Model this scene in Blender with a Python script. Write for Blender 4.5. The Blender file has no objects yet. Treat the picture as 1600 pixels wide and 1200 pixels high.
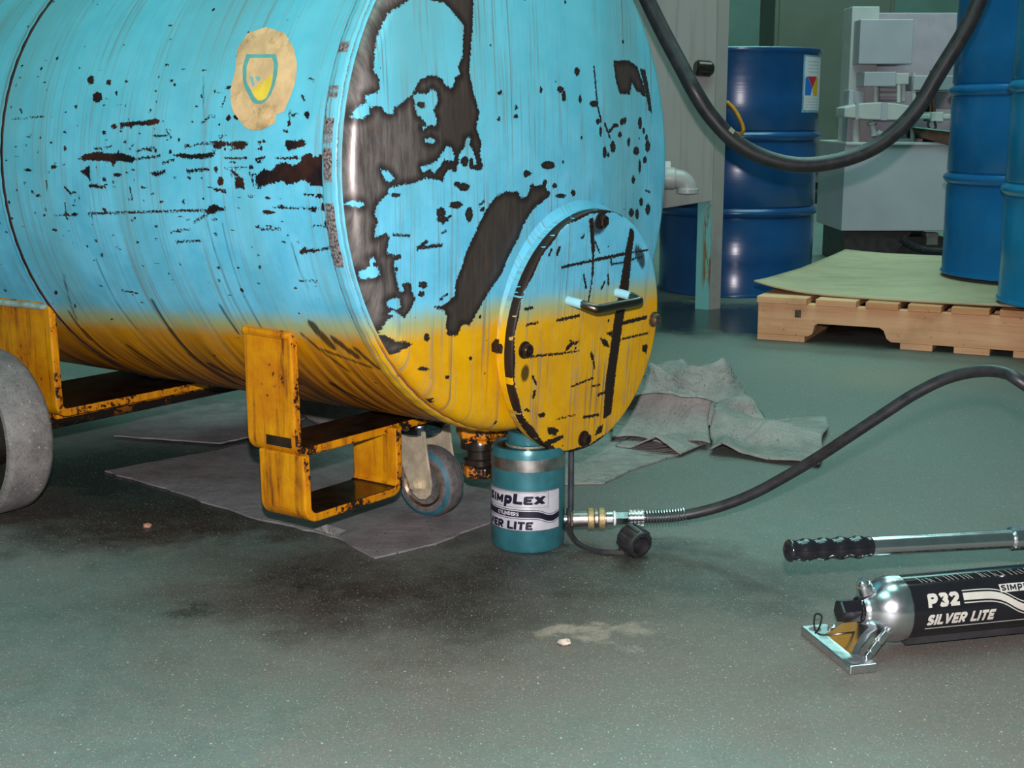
import bpy, bmesh, math, random
import numpy as np
from mathutils import Vector, Matrix
random.seed(7); RNG = np.random.default_rng(7)
S = bpy.context.scene
COL = S.collection
PI = math.pi

# ------------------------------------------------------------------ camera, world, lights, exposure
F_PX, CAM_H, PITCH = 2100.0, 0.65, math.atan(422.0/2100.0)
cam_d = bpy.data.cameras.new('camera'); cam_d.sensor_width = 36; cam_d.lens = 36*F_PX/1600
cam_d.clip_start = 0.05; cam_d.clip_end = 60
cam = bpy.data.objects.new('camera', cam_d); COL.objects.link(cam)
cam.location = (0, 0, CAM_H); cam.rotation_euler = (PI/2-PITCH, 0, 0)
S.camera = cam
S.view_settings.view_transform = 'Standard'; S.view_settings.look = 'None'
S.view_settings.exposure = 0.0; S.view_settings.gamma = 1.0; S.view_settings.use_curve_mapping = False
world = bpy.data.worlds.new('workshop_air'); S.world = world; world.use_nodes = True
bg = world.node_tree.nodes['Background']
bg.inputs[0].default_value = (0.50, 0.82, 0.80, 1); bg.inputs[1].default_value = 0.12

def lamp(name, kind, loc, power, color, size=None, rot=(0, 0, 0), size_y=None):
    l = bpy.data.lights.new(name, kind); l.energy = power; l.color = color
    if kind == 'AREA':
        l.size = size
        if size_y: l.shape = 'RECTANGLE'; l.size_y = size_y
    elif size: l.shadow_soft_size = size
    o = bpy.data.objects.new(name, l); COL.objects.link(o); o.location = loc; o.rotation_euler = rot
    return o
# the camera's pop-up flash, a hand's breadth above the lens
lamp('camera_flash', 'POINT', (0.0, 0.0, CAM_H+0.105), 205, (1.0, 0.90, 0.93), 0.014)
# the workshop's greenish high-bay lamps
HB = (0.48, 1.0, 0.90)
lamp('high_bay_lamp', 'AREA', (0.3, 1.9, 4.2), 34, HB, 1.6, (0, 0, 0), 1.6)
lamp('high_bay_lamp', 'AREA', (1.4, 4.1, 4.2), 105, (0.58, 1.0, 0.91), 2.4, (0, 0, 0), 2.4)  # unseen lamp, set forward and strengthened to fill the press's front faces
lamp('high_bay_lamp', 'AREA', (-2.0, 0.2, 4.2), 40, HB, 2.0, (0, 0, 0), 2.0)
lamp('high_bay_lamp', 'AREA', (2.2, 8.6, 4.2), 130, HB, 2.4, (0, 0, 0), 2.4)

# ------------------------------------------------------------------ helpers
def at(px, py, Y):
    """measuring aid: the point at depth Y (metres in front of the lens) seen at px, py of the 1600x1200 photograph"""
    a = (px-800)/F_PX; b = (600-py)/F_PX; c, s = math.cos(PITCH), math.sin(PITCH)
    r = Vector((a, c+b*s, -s+b*c)); return Vector((0, 0, CAM_H))+r*(Y/r.y)
def on(px, py, z=0.0):
    a = (px-800)/F_PX; b = (600-py)/F_PX; c, s = math.cos(PITCH), math.sin(PITCH)
    r = Vector((a, c+b*s, -s+b*c)); return Vector((0, 0, CAM_H))+r*((z-CAM_H)/r.z)
def lin(r, g, b, a=1.0):
    f = lambda v: (v/255/12.92) if v/255 <= .04045 else ((v/255+.055)/1.055)**2.4
    return (f(r), f(g), f(b), a)

class MB:
    """collects polygons; build() links them as ONE mesh object"""
    def __init__(s): s.v = []; s.f = []; s.m = []; s.cur = 0
    def add(s, vs, fs):
        o = len(s.v); s.v += [tuple(p) for p in vs]
        for f in fs: s.f.append([i+o for i in f]); s.m.append(s.cur)
        return s
    def box(s, c, size, rot=None):
        hx, hy, hz = size[0]/2, size[1]/2, size[2]/2; c = Vector(c)
        vs = [Vector((x*hx, y*hy, z*hz)) for x in (-1, 1) for y in (-1, 1) for z in (-1, 1)]
        if rot is not None: vs = [rot @ p for p in vs]
        return s.add([p+c for p in vs], [(0,1,3,2),(4,6,7,5),(0,4,5,1),(2,3,7,6),(0,2,6,4),(1,5,7,3)])
    def bar(s, p0, p1, w, h, up=(0, 0, 1)):
        p0, p1 = Vector(p0), Vector(p1); d = p1-p0; L = d.length; x = d/L
        y = Vector(up).cross(x); y.normalize(); z = x.cross(y)
        return s.box((p0+p1)/2, (L, w, h), Matrix((x, y, z)).transposed())
    def tube(s, pts, r, seg=12, cap=True):
        pts = [Vector(p) for p in pts]; n = len(pts)
        rr = r if isinstance(r, (list, tuple)) else [r]*n
        t = [(pts[min(i+1, n-1)]-pts[max(i-1, 0)]).normalized() for i in range(n)]
        u = t[0].orthogonal().normalized(); vs = []
        for i in range(n):
            u = (u-t[i]*u.dot(t[i])).normalized(); w = t[i].cross(u)
            for k in range(seg):
                a = 2*PI*k/seg; vs.append(pts[i]+float(rr[i])*(math.cos(a)*u+math.sin(a)*w))
        fs = [(i*seg+k, i*seg+(k+1) % seg, (i+1)*seg+(k+1) % seg, (i+1)*seg+k) for i in range(n-1) for k in range(seg)]
        if cap: fs += [tuple(range(seg-1, -1, -1)), tuple((n-1)*seg+k for k in range(seg))]
        return s.add(vs, fs)
    def lathe(s, prof, o, ax, seg=32, ref=None, ring=False):
        """prof: list of (radius, distance along the axis)"""
        o, ax = Vector(o), Vector(ax).normalized(); u = (Vector(ref) if ref is not None else ax.orthogonal()); u = (u-ax*u.dot(ax)).normalized(); w = ax.cross(u)
        vs = []; n = len(prof)
        for r, h in prof:
            r, h = float(r), float(h)
            for k in range(seg):
                a = 2*PI*k/seg; vs.append(o+ax*h+max(r, 1e-5)*(math.cos(a)*u+math.sin(a)*w))
        fs = [(i*seg+k, i*seg+(k+1) % seg, (i+1)*seg+(k+1) % seg, (i+1)*seg+k) for i in range(n-1) for k in range(seg)]
        if ring: return s.add(vs, fs)
        if prof[0][0] > 1e-4: fs.append(tuple(range(seg-1, -1, -1)))
        if prof[-1][0] > 1e-4: fs.append(tuple((n-1)*seg+k for k in range(seg)))
        return s.add(vs, fs)
    def prism(s, poly, fn, h0, h1):
        """2-D outline carried into space by fn(x, y, h), closed between h0 and h1"""
        n = len(poly); vs = [fn(x, y, h0) for x, y in poly]+[fn(x, y, h1) for x, y in poly]
        return s.add(vs, [tuple(range(n-1, -1, -1)), tuple(range(n, 2*n))]+[(i, (i+1) % n, n+(i+1) % n, n+i) for i in range(n)])
    def grid(s, fn, nx, ny):
        vs = [fn(i/nx, j/ny) for j in range(ny+1) for i in range(nx+1)]; q = nx+1
        return s.add(vs, [(j*q+i, j*q+i+1, (j+1)*q+i+1, (j+1)*q+i) for j in range(ny) for i in range(nx)])
    def build(s, name, mat, parent=None, smooth=False, bevel=0, angle=40, solid=0, root=None, bseg=2):
        rt = root if root is not None else top(parent)
        L = Vector(rt.location) if rt is not None else Vector((0, 0, 0))
        me = bpy.data.meshes.new(name)
        me.from_pydata([(p[0]-L.x, p[1]-L.y, p[2]-L.z) for p in s.v], [], s.f)
        for m in (mat if isinstance(mat, list) else [mat]): me.materials.append(m)
        if isinstance(mat, list): me.polygons.foreach_set('material_index', s.m)
        bm = bmesh.new(); bm.from_mesh(me); bmesh.ops.recalc_face_normals(bm, faces=bm.faces); bm.to_mesh(me); bm.free()
        o = bpy.data.objects.new(name, me); COL.objects.link(o)
        if parent is not None: o.parent = parent
        if solid:
            md = o.modifiers.new('solid', 'SOLIDIFY'); md.thickness = solid; md.offset = 0
        if bevel:
            md = o.modifiers.new('bevel', 'BEVEL'); md.width = bevel; md.segments = bseg; md.limit_method = 'ANGLE'; md.angle_limit = math.radians(35)
        if smooth:
            me.polygons.foreach_set('use_smooth', [True]*len(me.polygons))
            me.set_sharp_from_angle(angle=math.radians(angle))
        return o
def top(o):
    while o is not None and o.parent is not None: o = o.parent
    return o
def tag(o, label=None, cat=None, group=None, kind=None):
    for k, v in (('label', label), ('category', cat), ('group', group), ('kind', kind)):
        if v: o[k] = v
    return o
def thing(name, label, cat, loc, group=None):
    o = bpy.data.objects.new(name, None); COL.objects.link(o); o.location = loc; o.empty_display_size = .05
    return tag(o, label, cat, group)
def copy_tree(o, parent=None):
    c = o.copy(); COL.objects.link(c)
    if parent is not None: c.parent = parent
    for ch in list(o.children): copy_tree(ch, c)
    return c
def circle2(r, n, x0=0, y0=0): return [(x0+r*math.cos(2*PI*k/n), y0+r*math.sin(2*PI*k/n)) for k in range(n)]
def spline(pts, n=8):
    pts = [Vector(p) for p in pts]; q = [pts[0]*2-pts[1]]+pts+[pts[-1]*2-pts[-2]]; out = []
    for i in range(1, len(q)-2):
        a, b, c, d = q[i-1], q[i], q[i+1], q[i+2]
        for k in range(n):
            t = k/n; out.append(.5*((2*b)+(c-a)*t+(2*a-5*b+4*c-d)*t*t+(3*b-a-3*c+d)*t**3))
    out.append(pts[-1]); return out
def _arc(cx, cy, rx, ry, a0, a1, n=7): return [(cx+rx*math.cos(math.radians(a0+(a1-a0)*k/n)), cy+ry*math.sin(math.radians(a0+(a1-a0)*k/n))) for k in range(n+1)]
def _strokes(ch):
    """block letters as centre lines in a box one high; returns width and poly-lines"""
    w = {'I': .24, 'M': 1.12, ' ': .42, 'L': .72, 'E': .74, 'T': .84, 'N': .9, 'V': .92}.get(ch, .84); l, r, b, t, m = .12, w-.12, .11, .89, .5; q = {
        'I': [[(w/2, 0), (w/2, 1)]], 'L': [[(l, 1), (l, b), (w, b)]], 'E': [[(w, t), (l, t), (l, b), (w, b)], [(l, m), (w-.08, m)]], 'T': [[(0, t), (w, t)], [(w/2, t), (w/2, 0)]],
        'X': [[(l*.7, 1), (w-l*.7, 0)], [(l*.7, 0), (w-l*.7, 1)]], 'V': [[(l*.8, 1), (w/2, .06), (w-l*.8, 1)]], 'M': [[(l, 0), (l, t), (w/2, .22), (r, t), (r, 0)]], 'N': [[(l, 0), (l, .93), (r, .07), (r, 1)]],
        'P': [[(l, 0), (l, t), (w*.5, t)]+_arc(w*.5, .66, r-w*.5, .23, 90, -90)+[(l, .43)]], 'R': [[(l, 0), (l, t), (w*.5, t)]+_arc(w*.5, .67, r-w*.5, .22, 90, -90)+[(l, .45)], [(w*.45, .45), (r+.02, 0)]],
        'D': [[(l, b), (l, t), (w*.45, t)]+_arc(w*.45, .5, r-w*.45, .39, 90, -90)+[(l, b)]], 'C': [_arc(w*.5, .5, w*.5-.12, .39, 48, 312, 12)], 'Y': [[(l, 1), (w/2, .48), (r, 1)], [(w/2, .48), (w/2, 0)]],
        'S': [_arc(w*.5, .695, w*.5-.12, .195, 25, 200, 8)+[(w*.36, .545), (w*.64, .455)]+_arc(w*.5, .305, w*.5-.12, .195, 20, -155, 8)],
        '3': [_arc(w*.48, .70, w*.5-.13, .19, 150, -80, 9)+_arc(w*.48, .305, w*.5-.12, .195, 80, -150, 9)], '2': [_arc(w*.5, .68, w*.5-.12, .21, 165, -30, 9)+[(l, b), (w, b)]]}
    return w, q.get(ch, [])
def word(mb, txt, x0, x1, y0, y1, fn, bold=.055, shear=0.0):
    gap = .15; tot = sum(_strokes(c)[0] for c in txt)+gap*(len(txt)-1); h = y1-y0; kx = (x1-x0-shear*h)/tot; pen = 0.0; th = .10+bold*.4; cnt = 0
    for c in txt:
        w, st = _strokes(c)
        for pl_ in st:
            for (ax, ay), (bx, by) in zip(pl_, pl_[1:]):
                dx, dy = bx-ax, by-ay; L = math.hypot(dx, dy) or 1; ux, uy = dx/L, dy/L; e = .05 if len(pl_) > 2 else 0; n = max(1, int(L/.3)); cnt += 1
                q = []
                for k in range(n+1):
                    f = -e/L+(1+2*e/L)*k/n
                    for sg in (1, -1):
                        x, y = pen+ax+dx*f-uy*th*sg, ay+dy*f+ux*th*sg; y = min(1, max(0, y)) if bold < .9 else y
                        q.append(fn(x0+x*kx+shear*y*h, y0+y*h, cnt*4e-6))
                mb.add(q, [(2*k, 2*k+1, 2*k+3, 2*k+2) for k in range(n)])
        pen += w+gap

# ------------------------------------------------------------------ node helper and materials
class NT:
    def __init__(s, name):
        s.mat = bpy.data.materials.new(name); s.mat.use_nodes = True; s.t = s.mat.node_tree; s.b = s.t.nodes['Principled BSDF']
    def n(s, typ, **kw):
        nd = s.t.nodes.new(typ)
        for k, v in kw.items(): setattr(nd, k, v)
        return nd
    def L(s, a, b): s.t.links.new(a, b)
    def put(s, sock, v):
        if isinstance(v, bpy.types.NodeSocket): s.L(v, sock)
        elif v is not None: sock.default_value = v
    def math(s, op, a, b=None, c=None, clamp=False):
        nd = s.n('ShaderNodeMath', operation=op, use_clamp=clamp)
        for i, v in enumerate((a, b, c)): s.put(nd.inputs[i], v)
        return nd.outputs[0]
    def mix(s, f, a, b, mode='MIX'):
        nd = s.n('ShaderNodeMix', data_type='RGBA', blend_type=mode, clamp_factor=True)
        s.put(nd.inputs[0], f); s.put(nd.inputs[6], a); s.put(nd.inputs[7], b); return nd.outputs[2]
    def ramp(s, v, lo, hi, a=0.0, b=1.0):
        nd = s.n('ShaderNodeMapRange', interpolation_type='SMOOTHSTEP')
        for i, x in enumerate((v, lo, hi, a, b)): s.put(nd.inputs[i], x)
        return nd.outputs[0]
    def pos(s): return s.n('ShaderNodeNewGeometry').outputs['Position']
    def obj(s): return s.n('ShaderNodeTexCoord').outputs['Object']
    def attr(s, name, out='Vector'): return s.n('ShaderNodeAttribute', attribute_name=name).outputs[out]
    def map(s, v, scale=(1, 1, 1), loc=(0, 0, 0), rot=(0, 0, 0)):
        nd = s.n('ShaderNodeMapping'); s.put(nd.inputs[0], v); nd.inputs[1].default_value = loc; nd.inputs[2].default_value = rot; nd.inputs[3].default_value = scale; return nd.outputs[0]
    def noise(s, v, scale=5, detail=4, rough=.6, dist=0.0, out=0):
        nd = s.n('ShaderNodeTexNoise'); s.put(nd.inputs['Vector'], v); nd.inputs['Scale'].default_value = scale
        nd.inputs['Detail'].default_value = detail; nd.inputs['Roughness'].default_value = rough; nd.inputs['Distortion'].default_value = dist; return nd.outputs[out]
    def voro(s, v, scale=5, out='Distance', **kw):
        nd = s.n('ShaderNodeTexVoronoi', **kw); s.put(nd.inputs['Vector'], v); nd.inputs['Scale'].default_value = scale; return nd.outputs[out]
    def sep(s, v):
        nd = s.n('ShaderNodeSeparateXYZ'); s.put(nd.inputs[0], v); return nd.outputs
    def bump(s, h, strength=.3, dist=.002, normal=None):
        nd = s.n('ShaderNodeBump'); nd.inputs['Strength'].default_value = strength; nd.inputs['Distance'].default_value = dist; s.L(h, nd.inputs['Height'])
        if normal is not None: s.L(normal, nd.inputs['Normal'])
        s.L(nd.outputs[0], s.b.inputs['Normal']); return nd.outputs[0]
    def done(s, color=None, rough=None, metal=None, spec=None, coat=None):
        for k, v in (('Base Color', color), ('Roughness', rough), ('Metallic', metal), ('Specular IOR Level', spec), ('Coat Weight', coat)):
            if v is not None: s.put(s.b.inputs[k], v)
        return s.mat
def plain(name, col, rough=.5, metal=0.0, var=.25, scale=30, spec=None, bump=0.0, coat=None, dirt=None, dirt_lo=.55):
    """a flat colour with fine mottling, optional grime and grain"""
    N = NT(name); p = N.obj(); n = N.noise(p, scale, 5)
    c = N.mix(N.ramp(n, .3, .7), tuple(x*(1-var) for x in col[:3])+(1,), tuple(min(1, x*(1+var)) for x in col[:3])+(1,))
    if dirt is not None:
        d = N.noise(p, scale*.22, 6, .7); c = N.mix(N.ramp(d, dirt_lo, dirt_lo+.14), c, dirt)
    if bump: N.bump(n, bump, .002)
    return N.done(c, N.ramp(n, .2, .8, rough*.8, min(1, rough*1.2)), metal, spec, coat)

M = {}
M['chrome'] = plain('chrome', (.75, .76, .78, 1), .2, 1.0, .04)
M['aluminium'] = plain('cast_aluminium', (.74, .75, .78, 1), .24, 1.0, .06, 60, bump=.03)
M['steel'] = plain('brushed_steel', (.50, .48, .46, 1), .34, 1.0, .12, 80)
M['zinc'] = plain('zinc_plate', (.60, .52, .37, 1), .34, .45, .2, 50, dirt=(.10, .075, .05, 1), dirt_lo=.62)
M['brass_band'] = plain('knurled_brass', (.42, .34, .17, 1), .5, .6, .2, 200, bump=.4)
M['black_rubber'] = plain('black_rubber', (.018, .018, .02, 1), .45, 0, .3, 60, spec=.5)
M['black_gloss'] = plain('black_gloss', (.010, .010, .013, 1), .16, 0, .1, 40, spec=.6)
M['black_oily'] = plain('black_oily_iron', (.02, .015, .012, 1), .22, .2, .5, 45, bump=.2)
M['teal_jack'] = plain('teal_anodised', (.034, .165, .19, 1), .30, .30, .14, 40, dirt=(.10, .22, .23, 1), dirt_lo=.62)
M['silver_foil'] = plain('silver_foil', (.66, .67, .72, 1), .30, .35, .06, 60)
M['ink'] = plain('label_ink', (.008, .008, .022, 1), .4, 0, .1)
M['foil_print'] = plain('foil_print', (.66, .64, .56, 1), .35, .3, .08)
M['white_print'] = plain('white_print', (.72, .74, .78, 1), .5, 0, .04)

# ------------------------------------------------------------------ floor and back wall
def floor_mat():
    N = NT('painted_concrete'); p = N.pos()
    wob = N.noise(p, 3.2, 6, .65); fine = N.noise(p, 180, 4, .75); mid = N.noise(p, 26, 6, .72)
    pw = N.n('ShaderNodeVectorMath', operation='ADD')
    sc = N.n('ShaderNodeVectorMath', operation='MULTIPLY_ADD'); N.L(N.noise(p, 4.5, 6, .7, out=1), sc.inputs[0]); sc.inputs[1].default_value = (.55, .55, 0); sc.inputs[2].default_value = (-.275, -.275, 0)
    N.L(p, pw.inputs[0]); N.L(sc.outputs[0], pw.inputs[1]); pd = pw.outputs[0]
    def blob(x, y, rx, ry, rot=0.0, soft=.5):
        # the mapping moves the blob's centre to the origin and scales it to a unit disc
        q = N.map(pd, (1/rx, 1/ry, 0), (0, 0, 0), (0, 0, 0))
        d = N.n('ShaderNodeVectorMath', operation='DISTANCE'); N.L(q, d.inputs[0]); d.inputs[1].default_value = (x/rx, y/ry, 0)
        return N.ramp(d.outputs['Value'], 1-soft, 1+soft*.4, 1.0, 0.0)
    teal = N.mix(N.ramp(mid, .3, .72), lin(84, 104, 98), lin(104, 122, 115))
    teal = N.mix(N.ramp(wob, .36, .66), teal, lin(108, 113, 108))
    # worn areas where the paint has gone grey-brown
    worn = N.math('MAXIMUM', blob(.12, 1.56, .62, .36, soft=.9), blob(.62, 1.50, .62, .34, soft=.9))
    worn = N.math('MAXIMUM', worn, N.math('MULTIPLY', N.ramp(N.noise(p, 1.7, 7, .7), .5, .68), .55))
    c = N.mix(N.math('MULTIPLY', worn, N.ramp(mid, .2, .62, .6, 1.0)), teal, lin(100, 89, 82))
    far = N.math('MULTIPLY', blob(1.1, 2.9, 1.5, 1.7, soft=.9), .8); c = N.mix(N.math('MULTIPLY', far, N.ramp(mid, .15, .65, .5, 1.0)), c, lin(94, 93, 87))
    c = N.mix(N.math('MULTIPLY', N.ramp(N.noise(p, 85, 4, .7), .50, .66), .38), c, lin(112, 98, 94)); c = N.mix(N.math('MULTIPLY', N.ramp(N.noise(p, 52, 4, .7), .54, .68), .3), c, lin(70, 100, 92))
    # brown-black oil along the tank
    brown = N.math('MAXIMUM', blob(-.10, 1.77, .50, .24, soft=.9), blob(-.50, 2.10, .60, .20, soft=.7))
    brown = N.math('MAXIMUM', brown, blob(.20, 1.82, .42, .15, soft=.9))
    c = N.mix(N.math('MULTIPLY', brown, N.ramp(mid, .25, .6, .72, 1.0)), c, lin(50, 42, 39))
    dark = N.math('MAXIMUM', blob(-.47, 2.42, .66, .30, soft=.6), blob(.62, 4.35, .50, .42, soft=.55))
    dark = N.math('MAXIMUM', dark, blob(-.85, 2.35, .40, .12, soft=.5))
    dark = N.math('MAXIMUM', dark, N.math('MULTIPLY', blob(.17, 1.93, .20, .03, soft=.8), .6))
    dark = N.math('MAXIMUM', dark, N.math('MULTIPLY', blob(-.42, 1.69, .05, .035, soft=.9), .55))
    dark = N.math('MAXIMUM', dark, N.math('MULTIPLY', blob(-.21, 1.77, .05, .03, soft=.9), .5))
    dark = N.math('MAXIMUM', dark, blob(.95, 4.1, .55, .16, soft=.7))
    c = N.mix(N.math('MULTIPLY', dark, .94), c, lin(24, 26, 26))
    tan = N.math('MULTIPLY', blob(1.0, 3.35, .32, .22, soft=.9), .6)
    c = N.mix(tan, c, lin(124, 112, 92))
    dust = N.math('MULTIPLY', blob(.085, 1.59, .07, .03, soft=.95), .55)
    c = N.mix(dust, c, lin(170, 150, 135))
    # grit: pale flecks, each with its own tint
    for scale, thr, keep in ((95, .15, .87), (230, .20, .80), (420, .26, .74)):
        vt = N.n('ShaderNodeTexVoronoi'); N.L(p, vt.inputs['Vector']); vt.inputs['Scale'].default_value = scale
        ch = N.sep(vt.outputs['Color'])
        f = N.math('MULTIPLY', N.ramp(vt.outputs['Distance'], thr*.6, thr, 1, 0), N.math('GREATER_THAN', ch[0], keep))
        tint = N.mix(ch[1], lin(200, 180, 120), lin(190, 225, 215))
        c = N.mix(N.math('MULTIPLY', f, .62), c, tint)
    c = N.mix(N.math('MULTIPLY', N.ramp(fine, .5, .75), .35), c, lin(40, 42, 40))
    c = N.mix(N.math('MULTIPLY', N.ramp(N.noise(p, 320, 3, .8), .56, .72), .28), c, lin(185, 190, 175))
    wet = N.math('MAXIMUM', dark, N.math('MULTIPLY', brown, .35))
    r = N.ramp(wet, 0, 1, .62, .22)
    N.bump(N.math('ADD', N.math('MULTIPLY', fine, .6), mid), .18, .003)
    return N.done(c, r, 0.0, .42)
MB().box((0.5, 6.0, -.05), (16, 18, .1)).build('floor', floor_mat())['kind'] = 'structure'
wall = MB().box((1.0, 12.1, 2.4), (16, .2, 4.8)).build('wall_back', plain('wall_paint', lin(104, 128, 120), .6, 0, .12, 3)); wall['kind'] = 'structure'
MB().box((1.0, 11.98, .035), (15.9, .04, .07)).build('baseboard_back', plain('baseboard_paint', lin(26, 34, 34), .5))['kind'] = 'structure'

# ------------------------------------------------------------------ the tank: frame, wear fields, paint
C0 = Vector((0.0159, 1.9906, 0.5675)); CA = Vector((0.79595, -0.60518, 0.0147)).normalized()
SD = Vector((0, 0, 1)).cross(CA).normalized(); UV = CA.cross(SD); R = .381
def T(a, s, u): return C0+CA*float(a)+SD*float(s)+UV*float(u)
# where paint has flaked or grease has run, measured on the steel in half millimetres:
# on the shell (along the axis, around the girth); on the end (across, up); on the lid (across, up)
HEAD_POLY = [[-736,522,-769,372,-786,267,-804,206,-816,131,-825,47,-824,-22,-817,-91,-798,-171,-777,-244,-745,-304,-712,-356,-676,-411,-644,-457,-618,-493,-607,-483,-617,-467,-599,-446,-562,-432,-584,-424,-612,-420,-632,-405,-653,-398,-652,-372,-648,-354,-630,-351,-650,-339,-629,-332,-602,-350,-592,-358,-573,-344,-551,-313,-564,-292,-567,-273,-581,-265,-595,-270,-589,-287,-607,-292,-619,-258,-628,-215,-624,-202,-603,-201,-603,-192,-630,-192,-654,-183,-642,-145,-652,-135,-696,-143,-695,-143,-691,-119,-681,-104,-692,-79,-679,-56,-646,-34,-639,-18,-584,-12,-553,-11,-508,1,-464,-4,-444,-11,-437,7,-417,23,-391,10,-383,35,-363,51,-335,59,-319,42,-309,24,-281,23,-294,58,-286,84,-306,127,-291,169,-310,211,-323,261,-326,278,-304,395,-290,495,-348,555,-502,511,-597,549],[-186,-50,-130,-53,-116,-71,-85,-68,-61,-31,-46,-41,1,-36,9,-54,32,-65,8,-77,-55,-102,-102,-145,-125,-180,-171,-231,-202,-278,-242,-310,-276,-342,-309,-379,-334,-407,-369,-402,-386,-430,-424,-425,-431,-395,-426,-373,-441,-354,-478,-343,-441,-342,-398,-322,-393,-280,-369,-243,-352,-205,-319,-163,-294,-125,-299,-132,-255,-82,-226,-62],[387,324,398,267,421,227,484,225,498,263,533,234,552,234,568,220,591,221,579,250,555,280,540,309,483,327],[555,304,579,260,595,221,611,176,631,168,619,221,590,301],[-491,-605,-459,-598,-448,-618,-427,-634,-425,-649,-452,-640,-483,-620],[-560,-555,-539,-550,-521,-565,-532,-577,-552,-567]]
HEAD_ISL = [[-676,273,-671,262,-660,251,-658,227,-667,217,-688,215,-705,209,-703,194,-721,184,-735,173,-739,151,-719,151,-693,165,-695,182,-683,180,-657,182,-646,167,-625,162,-610,169,-613,179,-594,185,-570,199,-544,213,-531,231,-515,249,-486,260,-461,261,-436,255,-420,235,-397,229,-384,242,-383,258,-360,265,-369,285,-350,311,-336,394,-403,447,-517,460,-615,410,-657,347],[-545,211,-526,217,-494,216,-468,231,-453,214,-450,198,-470,173,-458,153,-462,132,-491,134,-510,121,-518,128,-500,138,-516,153,-534,161,-539,181],[-667,29,-637,22,-617,3,-633,-8,-650,-3,-661,15],[-763,-52,-746,-45,-726,-52,-722,-62,-741,-65,-758,-60],[-508,100,-479,104,-464,95,-473,88,-505,90],[-526,31,-498,35,-462,45,-439,68,-425,84,-405,77,-393,52,-397,35,-416,40,-436,45,-450,28,-476,9,-489,21,-521,14],[-379,60,-355,77,-351,98,-327,106,-334,85,-318,65,-308,41,-302,7,-330,-9,-364,5,-380,26],[-723,-225,-706,-211,-709,-192,-695,-189,-689,-201,-696,-212,-679,-218,-674,-239,-694,-244,-721,-248],[-656,-308,-635,-301,-607,-302,-601,-331,-619,-334,-650,-325]]
HEAD_ELL = [[-360,-29,22,-1,0,-10],[-393,-75,24,-1,0,-9],[-340,-104,14,-1,-1,-19],[-452,-92,16,-1,0,-12],[-445,-111,21,-1,0,-8],[-617,-39,15,-1,0,-5],[87,234,16,0,0,-9],[103,216,10,0,0,-15],[17,18,32,-1,0,-11],[-89,-2,12,0,0,-9],[-131,157,9,0,0,-5],[-199,221,9,0,0,-5],[-207,150,6,0,0,-5],[-130,182,6,0,0,-5],[-11,231,6,0,0,-7],[189,207,7,0,0,-11],[264,194,21,0,0,-9],[49,-42,10,0,0,-7],[81,-73,23,-1,0,-6],[147,-67,10,0,0,-9],[1,-31,9,0,0,-7],[374,63,15,0,0,-16],[324,48,11,0,0,-17],[345,40,7,0,0,-6],[549,136,12,0,0,-18],[523,48,19,0,0,-12],[601,62,16,0,0,-18],[547,-2,8,0,0,-20],[505,-43,11,0,0,-12],[560,-115,12,-1,0,-12],[608,-142,16,-1,0,-17],[495,-146,15,-1,0,-12],[533,-154,12,-1,0,-16],[211,-128,17,-1,0,-8],[-506,-421,10,-1,0,-9],[-516,-505,18,-3,0,-5],[-518,-620,24,-4,0,-7],[-521,-278,15,-2,0,-8],[-527,-302,10,-1,0,-7],[-386,-21,11,0,0,-7],[176,287,13,0,0,-11],[432,140,11,0,0,-10],[288,141,11,0,0,-8],[451,144,7,0,0,-10],[302,112,7,0,0,-15],[582,18,12,0,0,-10],[474,77,8,0,0,-12],[-403,36,8,0,0,-7],[-549,191,10,0,0,-6],[-514,187,13,0,0,-8],[-438,194,10,0,0,-10],[-355,39,14,0,0,-12],[-328,33,8,0,0,-14],[-76,-3,9,0,0,-5],[-284,-93,8,0,0,-5],[-303,21,19,-1,0,-7],[-329,-502,6,-1,0,-5],[-593,-567,10,-2,0,-5],[-422,-542,8,-1,0,-4],[573,110,8,0,0,-8],[593,89,8,0,0,-10],[418,101,11,0,0,-8],[392,129,15,0,0,-6]]
HEAD_STROKE = [[-541,-180,-509,-166,4],[-541,-180,-450,-179,3],[-626,-139,-569,-146,2],[271,302,285,189,3],[349,108,385,129,4],[285,189,306,141,3],[-448,-123,-416,-103,2],[-298,-80,-278,-72,2],[-449,-148,-433,-141,2],[-428,-313,-455,-324,2],[623,-87,591,-81,2],[327,135,356,92,3]]
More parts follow.
